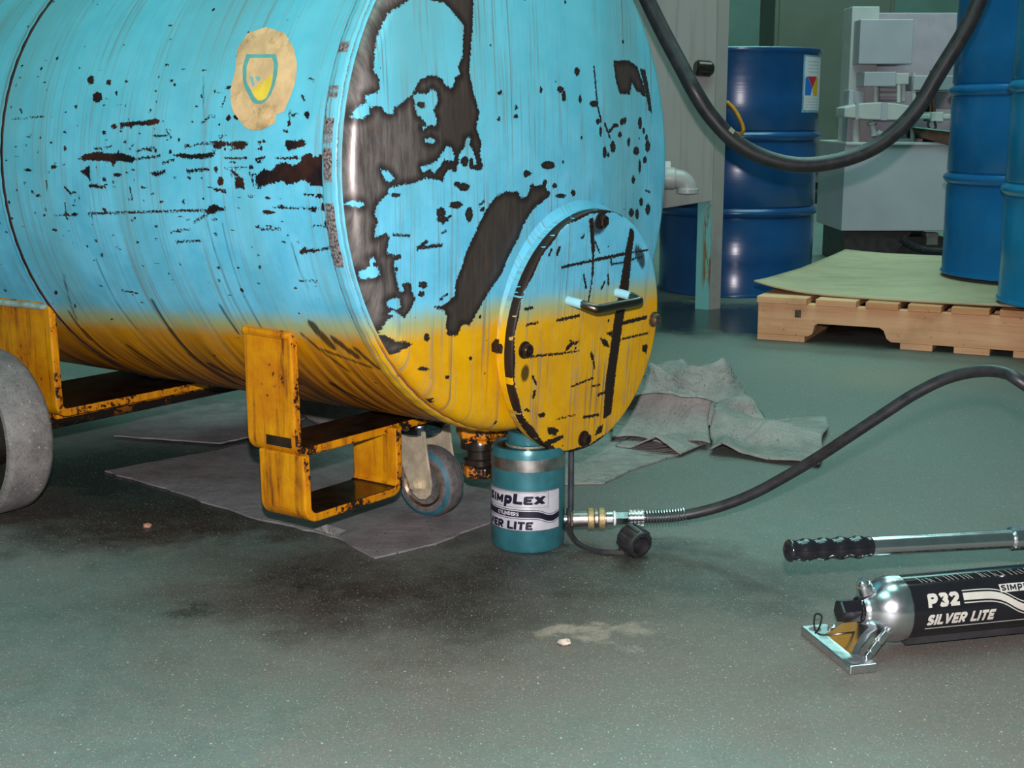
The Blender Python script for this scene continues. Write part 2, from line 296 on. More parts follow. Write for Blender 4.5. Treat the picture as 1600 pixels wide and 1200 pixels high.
SHELL_POLY = [[-301,2384,-270,2366,-241,2372,-224,2354,-190,2348,-162,2357,-137,2348,-129,2331,-101,2325,-89,2337,-58,2328,-26,2334,-28,2408,-51,2406,-91,2404,-126,2390,-163,2399,-188,2405,-200,2394,-221,2397,-264,2406,-294,2410,-304,2395],[-195,2297,-184,2292,-155,2295,-132,2291,-117,2297,-124,2306,-154,2312,-183,2317,-189,2309],[-1071,2344,-1038,2330,-973,2323,-910,2329,-869,2327,-838,2332,-805,2340,-818,2352,-889,2347,-906,2366,-912,2350,-973,2347,-1027,2346],[-881,2241,-709,2233,-705,2241,-724,2245,-744,2249,-774,2244,-824,2248,-827,2258,-839,2248,-877,2254],[-384,2390,-353,2390,-350,2420,-364,2415,-386,2416],[-1062,2380,-1039,2372,-1017,2363,-1019,2406,-1031,2393],[-741,2383,-719,2377,-704,2380,-672,2371,-672,2380,-710,2389,-720,2386],[-635,2332,-602,2326,-555,2330,-490,2326,-459,2322,-472,2335,-518,2339,-583,2339],[-468,2315,-473,2306,-451,2297,-442,2291,-428,2298,-397,2297,-375,2294,-332,2297,-344,2307,-374,2312,-401,2302,-428,2306,-441,2312,-459,2312],[-514,2481,-498,2468,-474,2462,-457,2470,-432,2472,-441,2478,-464,2479,-489,2489]]
SHELL_ELL = [[-887,2388,19,0,0,5],[-1055,2109,15,0,5,13],[-1004,2163,22,0,5,15],[-966,2119,11,0,3,7],[-906,2250,12,0,1,6],[-418,2232,9,0,1,7],[-388,2230,8,0,1,7],[-351,2227,6,0,1,8],[-123,2227,8,0,2,9],[-172,2228,7,0,1,3],[-185,2249,6,0,1,6],[-265,2478,22,-1,-1,5],[-346,2633,5,0,-2,5],[-278,2477,10,0,-1,4],[-1240,2561,12,0,-2,4],[-1137,2314,6,0,0,7],[-951,2267,8,0,1,5],[-951,2402,8,0,-1,5],[-443,2400,11,0,-1,11],[-459,2368,7,0,0,7],[-1195,2368,16,0,0,5],[-1329,2378,19,0,0,4],[-291,2340,12,0,0,4],[-288,2314,9,0,0,3],[-289,2297,12,0,0,3],[-321,2361,7,0,0,5],[-73,2431,10,0,-1,5],[-98,2466,10,0,-1,6],[-317,2517,7,0,-1,3],[-97,2509,6,0,0,2],[-1117,2508,14,0,-1,4],[-1162,2509,9,0,-1,4],[-633,2394,5,0,0,2],[-571,2392,6,0,0,4],[-604,2458,5,0,-1,5],[-873,2264,4,0,0,3],[-381,2471,4,0,-1,3],[-663,2136,4,0,1,4],[-540,2171,3,0,1,3],[-1105,2443,9,0,-1,3],[-1290,2456,12,0,-1,4],[-1353,2419,5,0,-1,3],[-1317,2444,7,0,-1,3],[-1262,2498,5,0,-1,4],[-845,2584,5,0,-1,3],[-744,2697,4,0,-1,2],[-747,2676,4,0,-1,2],[-230,2687,4,0,-1,3],[-149,2674,4,0,-1,2],[-55,2581,5,0,-3,10],[-31,2654,5,0,-2,5],[-48,2724,10,-1,-3,6],[-44,2740,8,-1,-2,4],[-46,2680,3,0,-2,5],[-59,2500,5,0,-2,8],[-54,2434,6,0,-1,8],[-61,2459,6,0,-1,9],[-36,2414,4,0,-1,7],[-327,2437,9,0,0,3],[-263,2440,9,0,-1,4],[-847,2519,4,0,-1,3],[-483,2504,9,0,-1,3],[-596,2508,5,0,-1,3],[-773,2421,12,0,0,3],[-907,2425,8,0,0,2],[-736,2438,9,0,0,3],[-701,2461,12,0,-1,3],[-711,2278,18,0,0,1],[-1039,2634,5,0,-4,7],[-1044,2588,6,0,-2,4],[-1165,2879,8,-1,-4,4],[-372,2683,5,0,-1,2],[-206,2537,3,0,-1,2],[-552,2199,4,0,1,2],[-644,2542,9,0,-1,4],[-1380,2788,10,-1,-6,8],[-1320,2837,6,-1,-9,10],[-356,2577,4,0,-1,2],[-337,2598,4,0,-1,2],[-520,2393,3,0,0,2],[-952,2337,3,0,0,2],[-1392,2308,5,0,0,2],[-866,2190,4,0,0,2],[-1507,2578,5,0,-2,3],[-1425,2089,4,0,1,2],[-1146,2204,4,0,0,2],[-1100,2189,6,0,1,4],[-918,2153,5,0,2,5],[-902,2189,5,0,0,2],[-965,2188,6,0,1,2]]
SHELL_STROKE = [[-805,2343,-693,2333,2],[-797,2320,-723,2310,2],[-588,2310,-519,2300,1],[-519,2300,-451,2296,2],[-684,2353,-635,2345,2],[-396,2372,-366,2392,3],[-579,2374,-491,2368,3],[-1024,2422,-981,2421,4],[-992,2423,-949,2425,3],[-834,2422,-830,2457,2],[-1049,2504,-514,2479,2],[-482,2478,-574,2515,2],[-671,2575,-562,2566,2],[-246,2464,-65,2462,1],[-169,2581,-121,2574,4],[-121,2574,-58,2563,2],[-129,2428,-69,2431,1],[-305,2523,-232,2521,2],[-114,2510,-69,2508,1],[-1421,2222,-1257,2217,1],[-1013,2751,-941,2757,2],[-186,2217,-185,2246,2],[-995,2314,-911,2308,1],[-427,2365,-339,2363,1],[-427,2338,-352,2338,1],[-300,2343,-270,2335,2],[-228,2337,-145,2338,1],[-153,2568,-170,2584,3],[-468,2422,-428,2426,3],[-1240,2409,-1239,2436,2],[-1157,2475,-1164,2523,2],[-1222,2516,-1107,2511,1],[-318,2384,-315,2407,2],[-331,2378,-305,2381,1],[-525,2245,-491,2226,2],[-491,2226,-471,2228,1],[-451,2201,-443,2177,2],[-153,2177,-138,2192,2],[-833,2318,-808,2299,1],[-1146,2428,-1119,2447,3],[-1335,2278,-1306,2273,1],[-720,2279,-667,2277,1],[-405,2317,-344,2310,1],[-685,2546,-594,2535,1],[-207,2664,-135,2659,1],[-1480,2373,-1455,2373,1],[-1386,2191,-1375,2203,2],[-674,2259,-647,2284,1]]
SHELL_GREASE = [[-888,2779,-892,2893,8],[-892,2893,-899,3017,12],[-899,3017,-881,3213,16],[-577,2771,-569,2870,6],[-1282,2716,-1373,2904,3],[-1379,2867,-1409,3006,6],[-1387,2952,-1410,3130,8],[-227,2805,-196,2876,16],[-170,2849,-124,2906,13],[-253,2895,-95,2949,5],[-290,2844,-202,2983,5],[-106,2877,-70,2948,8],[-519,2500,-505,2666,1],[-505,2666,-504,2826,2],[-455,2515,-455,2683,1],[-455,2683,-450,2837,2],[-549,2116,-503,2275,1],[-1076,2648,-1079,2795,1],[-1079,2795,-1067,2914,2],[-200,2558,-185,2684,1],[-502,2971,-496,3110,9],[-1212,3013,-1183,3139,8],[-853,3063,-754,3234,14],[-334,3074,-278,3254,12]]
LID_POLY = [[174,306,197,291,192,226,189,117,169,-2,153,-142,145,-276,105,-289,102,-176,112,-96,125,24,144,141,159,239],[-184,-263,-152,-269,-126,-282,-140,-295,-173,-285],[-234,-215,-204,-214,-197,-225,-218,-227],[-195,-304,-139,-303,-102,-302,-101,-310,-144,-318,-178,-319],[56,-24,91,-36,108,-59,80,-51],[88,-12,116,-11,114,-27],[-101,-11,-75,-20,-53,-18,-67,-29],[294,-80,323,-79,320,-108,296,-97],[77,-311,104,-308,100,-332,66,-334]]
LID_STROKE = [[-162,212,1,220,3],[1,220,150,226,4],[150,226,309,229,2],[84,213,89,199,3],[89,199,157,199,2],[-305,-33,-129,-46,2],[-129,-46,-46,-50,1],[-310,61,-261,62,2],[-170,57,-61,59,3],[168,8,303,11,5],[175,-43,326,-42,2],[31,-172,71,-173,2],[-76,-156,34,-145,2],[68,-205,102,-202,3],[-226,254,-216,268,3],[-188,254,-180,269,5],[-6,274,21,240,2],[-52,179,-35,139,3],[-33,338,-12,248,8],[-12,248,-7,175,4],[-7,175,-18,99,2],[-139,-246,-43,-249,1],[-2,-264,76,-270,3],[-111,-35,-90,-22,6],[15,-68,23,-83,5],[28,-94,37,-113,3],[-270,-94,-249,-120,3],[-256,-142,-258,-157,5],[-296,-189,-272,-197,2],[128,-170,124,-189,4],[198,206,250,208,2],[-323,108,-289,108,3],[73,168,80,138,3],[-75,291,-63,297,3],[44,131,58,149,3]]
STK_OVAL = [-441,2038,-423,2101,-425,2127,-425,2152,-420,2178,-408,2206,-393,2223,-371,2239,-357,2252,-336,2262,-312,2267,-284,2265,-255,2256,-234,2246,-233,2225,-206,2219,-199,2199,-190,2180,-184,2151,-184,2126,-192,2093,-220,2049,-275,2001,-357,1978,-421,1993]
STK_SHO = [-388,2119,-380,2137,-368,2154,-348,2174,-330,2191,-314,2197,-296,2197,-279,2191,-264,2173,-257,2149,-255,2124,-262,2090,-281,2063,-396,2058,-397,2093]
STK_SHI = [-372,2117,-370,2130,-362,2141,-342,2161,-323,2181,-307,2189,-293,2189,-278,2182,-271,2165,-267,2145,-269,2123,-278,2089,-291,2073,-377,2070,-380,2094]
STK_YEL = [-338,2161,-313,2147,-294,2133,-274,2117,-267,2140,-271,2165,-278,2182,-293,2189,-305,2189,-321,2180]
STK_B1 = [-360,2124,-351,2122,-343,2126,-332,2143,-333,2150,-342,2148,-349,2136]
STK_B2 = [-335,2124,-323,2122,-314,2130,-318,2137,-329,2133]

def sd_poly(P, poly):
    V = np.array(poly, float).reshape(-1, 2)/2000; A = V; B = np.roll(V, -1, 0); d = np.full(len(P), 1e9); ins = np.zeros(len(P), bool)
    for a, b in zip(A, B):
        e = b-a; w = P-a; t = np.clip((w@e)/max(e@e, 1e-12), 0, 1); q = w-t[:, None]*e; d = np.minimum(d, (q*q).sum(1))
        c = ((a[1] <= P[:, 1]) & (b[1] > P[:, 1])) | ((b[1] <= P[:, 1]) & (a[1] > P[:, 1]))
        with np.errstate(divide='ignore', invalid='ignore'): xi = a[0]+(P[:, 1]-a[1])*(e[0]/(e[1] if e[1] else 1e-12))
        ins ^= c & (P[:, 0] < xi)
    return np.where(ins, -1, 1)*np.sqrt(d)
def near(P, pts, m):
    V = np.array(pts, float).reshape(-1, 2)/2000; lo, hi = V.min(0)-m, V.max(0)+m
    return np.where((P >= lo).all(1) & (P <= hi).all(1))[0]
def field(P, polys, isl=(), ells=(), strokes=(), cap=.02):
    d = np.full(len(P), cap)
    for q in polys: i = near(P, q, cap); d[i] = np.minimum(d[i], sd_poly(P[i], q))
    for q in isl: i = near(P, q, cap); d[i] = np.maximum(d[i], -sd_poly(P[i], q))
    for c0, c1, e0, e1, f0, f1 in ells:
        m = np.array([[e0, f0], [e1, f1]], float)/2000; c = np.array((c0, c1))/2000; k = math.sqrt(abs(np.linalg.det(m)))
        i = np.where(np.abs(P-c).max(1) < .05)[0]
        if len(i): d[i] = np.minimum(d[i], (np.linalg.norm((P[i]-c)@np.linalg.inv(m).T, axis=1)-1)*k)
    for x0, y0, x1, y1, w in strokes:
        a, b = np.array((x0, y0))/2000, np.array((x1, y1))/2000; i = near(P, [x0, y0, x1, y1], cap+w/2000)
        e = b-a; v = P[i]-a; t = np.clip((v@e)/max(e@e, 1e-12), 0, 1); d[i] = np.minimum(d[i], np.linalg.norm(v-t[:, None]*e, axis=1)-w/2000)
    return np.clip(d, -cap, cap)
def set_attr(o, name, data, kind='FLOAT'):
    at_ = o.data.attributes.new(name, kind, 'POINT')
    at_.data.foreach_set('value' if kind == 'FLOAT' else 'vector', np.ascontiguousarray(data, np.float32).ravel())
def tank_mat(name, kind):
    N = NT(name); pc = N.attr('pc'); chip = N.attr('chip', 'Fac'); grease = N.attr('grease', 'Fac'); ht = N.attr('ht', 'Fac')
    n_edge = N.noise(pc, 260, 5, .7); blot = N.noise(pc, 14, 5, .65)
    sx = {'shell': (75, 2.6, 1), 'head': (85, 3.2, 1), 'lid': (95, 4.0, 1), 'bead': (75, 2.6, 1)}[kind]
    st = N.noise(N.map(pc, sx), 1, 5, .62); st2 = N.noise(N.map(pc, (sx[0]*3.2, sx[1]*1.8, 1), (3, 7, 0)), 1, 4, .6); st3 = N.noise(N.map(pc, (sx[0]*.28, sx[1]*.5, 1), (9, 2, 0)), 1, 4, .6)
    h = N.math('ADD', ht, N.math('MULTIPLY', N.math('SUBTRACT', st, .5), .020))
    t1 = N.ramp(h, -.028, .0); t2 = N.ramp(h, -.006, .026)
    blue = N.mix(N.ramp(blot, .3, .7), lin(84, 178, 208), lin(108, 196, 224))
    tc = N.mix(N.ramp(ht, .06, .42), blue, N.mix(.5, blue, lin(88, 188, 192)))
    yel = N.mix(N.ramp(blot, .32, .68), lin(200, 148, 0), lin(214, 166, 4)) if kind != 'shell' else N.mix(N.ramp(blot, .32, .68), lin(192, 130, 0), lin(208, 148, 2))
    lane0 = N.noise(N.map(pc, (5.5, .9, 1), (.35, 0, 0)), 1, 3, .5); tc = N.mix(N.math('MULTIPLY', N.ramp(lane0, .46, .62), .55), tc, lin(96, 158, 164))
    c = N.mix(t2, N.mix(t1, yel, lin(158, 170, 118)), tc)
    # rain and grease runs
    run = N.math('MULTIPLY', N.ramp(st, .52, .68), N.ramp(st2, .38, .62))
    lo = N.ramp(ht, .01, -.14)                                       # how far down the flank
    c = N.mix(N.math('MULTIPLY', N.math('MULTIPLY', run, N.ramp(st3, .32, .55)), .62 if kind == 'shell' else .78), c, lin(112, 112, 92))
    c = N.mix(N.math('MULTIPLY', N.math('MULTIPLY', N.ramp(st2, .5, .62), N.ramp(st3, .40, .58)), .5), c, lin(112, 132, 130))
    if kind == 'shell':
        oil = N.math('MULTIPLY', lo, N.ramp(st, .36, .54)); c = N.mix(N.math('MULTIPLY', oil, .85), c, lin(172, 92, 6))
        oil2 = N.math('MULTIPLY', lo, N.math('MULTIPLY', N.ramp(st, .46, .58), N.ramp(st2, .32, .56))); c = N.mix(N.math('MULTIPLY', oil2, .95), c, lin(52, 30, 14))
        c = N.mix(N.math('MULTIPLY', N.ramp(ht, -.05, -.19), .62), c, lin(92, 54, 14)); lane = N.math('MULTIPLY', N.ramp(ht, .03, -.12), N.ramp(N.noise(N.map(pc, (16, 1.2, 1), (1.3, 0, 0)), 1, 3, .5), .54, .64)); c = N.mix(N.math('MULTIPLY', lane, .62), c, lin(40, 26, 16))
    else:
        oil = N.math('MULTIPLY', N.ramp(ht, 0.0, -.10), N.math('MULTIPLY', N.ramp(st, .52, .66), N.ramp(st3, .40, .6))); c = N.mix(N.math('MULTIPLY', oil, .7 if kind == 'head' else .4), c, lin(150, 86, 6))
        oil2 = N.math('MULTIPLY', N.ramp(st2, .56, .68), N.ramp(st3, .50, .62)); c = N.mix(N.math('MULTIPLY', oil2, .5), c, lin(70, 58, 44))
    g = N.ramp(N.math('ADD', grease, N.math('MULTIPLY', N.math('SUBTRACT', st2, .5), .014)), .003, -.003)
    c = N.mix(N.math('MULTIPLY', g, .88), c, lin(34, 25, 20))
    # flaked places: the drawn ones with ragged rims, and a scatter of pin-holes
    rag = N.math('ADD', chip, N.math('MULTIPLY', N.math('SUBTRACT', n_edge, .5), {'shell': .012, 'head': .013, 'lid': .011, 'bead': .012}[kind]))
    vt = N.n('ShaderNodeTexVoronoi'); N.L(pc, vt.inputs['Vector']); vt.inputs['Scale'].default_value = 62
    cc = N.sep(vt.outputs['Color'])
    pin = N.math('MULTIPLY', N.math('LESS_THAN', N.math('ADD', vt.outputs['Distance'], N.math('MULTIPLY', n_edge, .22)), N.math('MULTIPLY', cc[1], .33)), N.math('GREATER_THAN', cc[0], .80 if kind != 'shell' else .86))
    bare = N.math('MAXIMUM', N.ramp(rag, .0011, .0003), pin)
    sv = N.noise(N.map(pc, (120, 14, 1)), 1, 6, .75)
    steel = {'shell': N.mix(N.ramp(blot, .35, .65), lin(20, 16, 20), lin(58, 34, 26)), 'head': N.mix(N.ramp(sv, .3, .72), lin(82, 77, 74), lin(140, 134, 129)), 'lid': lin(40, 31, 26), 'bead': N.mix(N.ramp(n_edge, .4, .62), lin(176, 172, 172), lin(74, 54, 48))}[kind]
    if kind == 'head':
        steel = N.mix(N.math('MULTIPLY', N.ramp(N.math('ADD', N.sep(pc)[0], N.math('MULTIPLY', N.sep(pc)[1], -.12)), -.33, -.20), .8), steel, lin(64, 56, 49))
        small = N.ramp(chip, -.012, -.001, 0, 1); steel = N.mix(N.math('MULTIPLY', small, .75), steel, lin(40, 34, 34)); steel = N.mix(N.math('MULTIPLY', N.ramp(N.noise(pc, 20, 4, .6), .62, .74), .6), steel, lin(112, 72, 40))
    # a thin shaded lip is left to real relief: bump from the paint's thickness
    c = N.mix(bare, c, steel)
    thick = N.math('SUBTRACT', 1.0, bare); N.bump(N.math('ADD', thick, N.math('MULTIPLY', st2, .12)), .35, .0012)
    r = N.math('ADD', N.math('MULTIPLY', bare, -.14 if kind in ('head', 'bead') else .02), N.ramp(st, .3, .7, .44, .56))
    N.put(N.b.inputs['Metallic'], N.math('MULTIPLY', bare, {'shell': .1, 'head': .45, 'lid': .2, 'bead': .5}[kind]))
    return N.done(c, r, None, .3)
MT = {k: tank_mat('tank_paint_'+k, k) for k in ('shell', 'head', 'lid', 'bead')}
def paint_zone(P3):
    """height above the line where the blue sprays over the yellow"""
    d = P3-np.array(C0); a = d@np.array(CA); u = d@np.array(UV); return u-(-.190+.055*np.minimum(a, .05))
def fast_mesh(name, V, Fq, mats, parent, smooth=True):
    L = np.array(top(parent).location); me = bpy.data.meshes.new(name); V = V-L
    me.vertices.add(len(V)); me.vertices.foreach_set('co', V.astype(np.float32).ravel())
    n = len(Fq); me.loops.add(4*n); me.loops.foreach_set('vertex_index', Fq.astype(np.int32).ravel())
    me.polygons.add(n); me.polygons.foreach_set('loop_start', np.arange(0, 4*n, 4, dtype=np.int32))
    me.materials.append(mats); me.update(calc_edges=True); me.validate()
    if smooth: me.polygons.foreach_set('use_smooth', [True]*len(me.polygons))
    o = bpy.data.objects.new(name, me); COL.objects.link(o); o.parent = parent; return o
def quads(nx, ny, flip=False):
    j, i = np.mgrid[0:ny-1, 0:nx-1]; a = (j*nx+i).ravel(); q = np.stack([a, a+1, a+nx+1, a+nx], 1); return q[:, ::-1] if flip else q

tank = thing('oil_tank', 'big horizontal oil tank in flaking blue and yellow paint, jacked up at its lidded end', 'tank', (C0.x-.35, C0.y+.27, 0))
CAn, SDn, UVn, C0n = map(np.array, (CA, SD, UV, C0))
# shell: fine on the flank that shows, coarse behind
th = np.concatenate([np.radians(np.linspace(100, 272, 380)), np.radians(np.linspace(272, 460, 60))[1:]])
aa = np.concatenate([np.linspace(-1.25, -.98, 14)[:-1], np.linspace(-.98, -.002, 340)])
A2, TH = np.meshgrid(aa, th)
def shell_pts(a, t, r=R): return C0n+a[:, None]*CAn+r*(np.cos(t)[:, None]*SDn+np.sin(t)[:, None]*UVn)
V = shell_pts(A2.ravel(), TH.ravel()); PC = np.stack([A2.ravel(), R*TH.ravel()], 1)
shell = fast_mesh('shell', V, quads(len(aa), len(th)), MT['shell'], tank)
ells = SHELL_ELL+[[int(x*2000), int(y*2000), w, 0, 0, h] for x, y, w, h in zip(RNG.uniform(-.95, -.03, 230), np.clip(RNG.normal(1.17, .10, 230), .9, 1.42), RNG.integers(2, 9, 230), RNG.integers(1, 4, 230))]
set_attr(shell, 'pc', np.c_[PC, np.zeros(len(PC))], 'FLOAT_VECTOR'); set_attr(shell, 'chip', field(PC, SHELL_POLY, (), ells, SHELL_STROKE))
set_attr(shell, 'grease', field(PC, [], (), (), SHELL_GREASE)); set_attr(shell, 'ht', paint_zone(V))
# the dished end: knuckle, then a shallow crown
KR = .024; DC = .016
def head_prof():
    pr = [(R-KR+KR*math.cos(t), KR*math.sin(t)) for t in np.linspace(0, PI/2*.86, 12)]
    r0, z0 = pr[-1]
    return pr+[(r, z0+(DC)*(1-(r/r0)**2)) for r in np.linspace(r0, 0, 150)[1:]]
hp = np.array(head_prof()); ph = np.linspace(0, 2*PI, 900)
RR, PH = np.meshgrid(hp[:, 0], ph); ZZ = np.meshgrid(hp[:, 1], ph)[0]
sx, ux = (RR*np.cos(PH)).ravel(), (RR*np.sin(PH)).ravel()
V = C0n+ZZ.ravel()[:, None]*CAn+sx[:, None]*SDn+ux[:, None]*UVn; PC = np.stack([sx, ux], 1)
head = fast_mesh('end_cap', V, quads(len(hp), len(ph)), MT['head'], tank)
set_attr(head, 'pc', np.c_[PC, np.zeros(len(PC))], 'FLOAT_VECTOR'); set_attr(head, 'chip', field(PC, HEAD_POLY, HEAD_ISL, HEAD_ELL, HEAD_STROKE))
set_attr(head, 'grease', np.full(len(PC), .02)); set_attr(head, 'ht', paint_zone(V))
tag(head, 'domed end with large bare steel patches')
hp2 = [(r, -z) for r, z in head_prof()[::6]]+[(0, -.042)]
MB().lathe(hp2, T(-1.25, 0, 0), CA, 64).build('end_cap', plain('tank_back_paint', lin(96, 172, 190), .45), tank, True)
# weld seams
def seam(name, a0, w, h, seg=420, rings=13, fld=True):
    t = np.linspace(0, 2*PI, seg); k = np.linspace(0, PI, rings); K, TT = np.meshgrid(k, t)
    rr = R-.001+h*np.sin(K)**.7; ax = a0-w/2*np.cos(K)
    rr = rr+.0005*np.sin(TT*83)*np.sin(K)
    V = C0n+ax.ravel()[:, None]*CAn+rr.ravel()[:, None]*(np.cos(TT).ravel()[:, None]*SDn+np.sin(TT).ravel()[:, None]*UVn)
    o = fast_mesh(name, V, quads(rings, seg), MT['bead' if fld else 'shell'], tank); PC = np.stack([ax.ravel(), R*TT.ravel()], 1)
    set_attr(o, 'pc', np.c_[PC, np.zeros(len(PC))], 'FLOAT_VECTOR')
    sm = lambda k: np.convolve(RNG.normal(0, 1, seg+k-1), np.ones(k)/math.sqrt(k), 'valid'); n1_, n2_, n3_, n4_ = sm(4), sm(5), sm(3), sm(6); ch = np.full((seg, rings), .02)
    if fld:
        for i in range(seg):
            th_ = math.degrees(t[i]); band = 168 < th_ < 196
            k_ = .15 if band else -1.4
            ch[i, 2:4] = -.006*(n1_[i]-.5); ch[i, 4:9] = -.006*(n2_[i]+k_+(.1 if band else -.4))
            ch[i, 0:2] = -.006*(n3_[i]+.2); ch[i, -2:] = -.006*(n4_[i]+.6)
    elif w > .01:
        ch[:, -5:] = -.008; ch[:, 0:2] = -.008
    set_attr(o, 'chip', ch.ravel()); set_attr(o, 'grease', np.full(len(V), .02)); set_attr(o, 'ht', paint_zone(V)); return o
seam('weld_seam', -.0155, .027, .0055); seam('weld_seam', -.738, .016, .0035, fld=False)
seam('seam_lip', .0005, .008, .0026, fld=False)

# sticker with a faded shield, wrapped on the flank
def wrap_patch(name, outline, lift, mat, parent, step=.006):
    P = np.array(outline, float).reshape(-1, 2)/2000; n = len(P); me_v = []; cen = P.mean(0); rings = 8; mb = MB()
    vs = []
    for k in range(rings+1):
        f = k/rings
        for p in P:
            q = cen+(p-cen)*max(f, 1e-3); vs.append(Vector(shell_pts(np.array([q[0]]), np.array([q[1]/R]), R+lift)[0]))
    mb.add(vs, [(k*n+i, k*n+(i+1) % n, (k+1)*n+(i+1) % n, (k+1)*n+i) for k in range(rings) for i in range(n)])
    return mb.build(name, mat, parent, True)
def dense(poly, m=4):
    P = np.array(poly, float).reshape(-1, 2); out = []
    for a, b in zip(P, np.roll(P, -1, 0)): out += [a+(b-a)*k/m for k in range(m)]
    return np.array(out).ravel()
paper = plain('aged_sticker', lin(206, 176, 128), .55, 0, .14, 40, dirt=lin(150, 128, 88), dirt_lo=.5)
stk = wrap_patch('sticker', dense(STK_OVAL), .0008, paper, tank); tag(stk, 'tan oval sticker with a faded shield')
wrap_patch('shield', dense(STK_SHO), .0013, plain('faded_teal_ink', lin(84, 158, 150), .6, 0, .12), stk)
wrap_patch('shield_field', dense(STK_SHI), .0017, paper, stk)
wrap_patch('shield_corner', dense(STK_YEL), .0021, plain('faded_yellow_ink', lin(214, 190, 62), .6, 0, .12), stk)
for b in (STK_B1, STK_B2): wrap_patch('shield_charge', dense(b), .0021, plain('faded_green_ink', lin(120, 178, 168), .6), stk)

# lid on its neck, with bolts and grab handle
LC = T(.0743, .065, -.2407); LN = (CA*.9957-SD*.034-UV*.085).normalized(); E1 = Vector((0, 0, 1)).cross(LN).normalized(); E2 = LN.cross(E1); LR = .1843
neck_m = tank_mat('tank_paint_neck', 'head')
def with_attrs(o, pcf):
    co = np.empty(len(o.data.vertices)*3, np.float32); o.data.vertices.foreach_get('co', co); V = co.reshape(-1, 3)+np.array(top(o).location)
    set_attr(o, 'pc', pcf(V), 'FLOAT_VECTOR'); set_attr(o, 'chip', np.full(len(V), .02)); set_attr(o, 'grease', np.full(len(V), .02)); set_attr(o, 'ht', paint_zone(V)); return o
nkm = MB().lathe([(.214, -.060), (.198, -.056), (.186, -.050), (.177, -.042), (.172, -.034), (.1695, -.0275), (.1815, -.027), (.183, -.026), (.183, -.0175), (.181, -.0165)], LC, LN, 140)
for i_, p_ in enumerate(nkm.v[:140*4]):
    d_ = Vector(p_)-C0; s_, u_ = d_.dot(SD), d_.dot(UV); q_ = math.hypot(s_, u_)
    if q_ > R-.012: nkm.v[i_] = tuple(C0+CA*min(d_.dot(CA), .012)+(SD*s_+UV*u_)*((R-.012)/q_))
with_attrs(nkm.build('neck', neck_m, tank, True), lambda V: np.c_[(V-np.array(LC))@np.array(E1), (V-np.array(LC))@np.array(E2), np.zeros(len(V))])
rl = np.concatenate([np.linspace(0, LR-.003, 78), [LR-.0012, LR, LR, LR-.001]]); zl = np.concatenate([np.zeros(78), [-.0008, -.003, -.014, -.0155]])
RR, PH = np.meshgrid(rl, np.linspace(0, 2*PI, 420)); ZZ = np.meshgrid(zl, PH[:, 0])[0]
x, y = (RR*np.cos(PH)).ravel(), (RR*np.sin(PH)).ravel(); V = np.array(LC)+x[:, None]*np.array(E1)+y[:, None]*np.array(E2)+ZZ.ravel()[:, None]*np.array(LN)
lid = fast_mesh('lid', V, quads(len(rl), 420), MT['lid'], tank); lid.data.set_sharp_from_angle(angle=math.radians(40)); tag(lid, 'round bolted lid, blue above and yellow below')
PC = np.stack([x, y], 1); ch = field(PC, LID_POLY, (), (), LID_STROKE); rim = np.hypot(x, y)
ang = np.arctan2(y, x); wob = .5+.5*np.sin(ang*5+1)*np.sin(ang*13+.4)
rn = RNG.normal(0, 1, 420); rn = rn+.8*np.roll(rn, 1)+.5*np.roll(rn, 2); rn2 = RNG.normal(0, 1, 420); k_ = ((ang+PI)/(2*PI)*419).astype(int); ch = np.where((ZZ.ravel() < -.002), np.where(np.where(ZZ.ravel() < -.01, rn[k_], rn2[k_]+.6*rn[k_]) > 2.1, .006, -.006), np.minimum(ch, np.where((ang > 1.2) | (ang < -1.2), (LR-.0005-.0055*wob)-rim, .02)))
set_attr(lid, 'pc', np.c_[PC, np.zeros(len(PC))], 'FLOAT_VECTOR'); set_attr(lid, 'chip', ch); set_attr(lid, 'ht', paint_zone(V))
greasy = np.minimum(np.hypot((x-.002)/1.6, y-.160)-.012, np.hypot((x-.120)*1.0+(y-.105)*.8, ((y-.105)-(x-.120)*.8)*.42)-.012); greasy = np.minimum(greasy, np.hypot((x+.152)*1.3, (y+.04))-.012)
set_attr(lid, 'grease', np.clip(greasy, -.02, .02))
rust = plain('oily_bolt_steel', lin(58, 46, 42), .3, .7, .4, 120, bump=.2)
bright = plain('worn_bolt_steel', lin(128, 118, 110), .28, .9, .2, 120)
for k, (bx, by) in enumerate(((.006, .168), (-.158, -.005), (.172, 0.0), (.001, -.166))):
    c = LC+E1*bx+E2*by
    b = MB().lathe([(.0125, 0), (.0125, .0025), (.0115, .003)], c, LN, 24)
    b.lathe([(.0098, .003), (.0098, .009), (.0085, .0105), (.0055, .011), (.0050, .008), (0, .0078)], c, LN, 6 if k in (0, 3) else 20)
    b.build('bolt', bright if k == 2 else rust, lid, True, angle=30)
    if k in (1, 2): MB().lathe([(.009, -.004), (.009, .028)], c-LN*.05, LN, 12).build('stud', rust, lid, True)
for sgn in (-1, 1): MB().lathe([(.011, 0), (.011, .024), (.006, .028)], LC+E1*(.176*sgn)-LN*.045+E2*(-.004), LN, 6).build('nut_lug', rust, lid)
P = [LC+E1*x+E2*y+LN*z for x, y, z in ((-.061, .056, -.002), (-.061, .054, .022), (-.057, .051, .040), (-.046, .049, .047), (0, .049, .047), (.050, .049, .047), (.060, .050, .041), (.063, .053, .024), (.063, .055, -.002))]
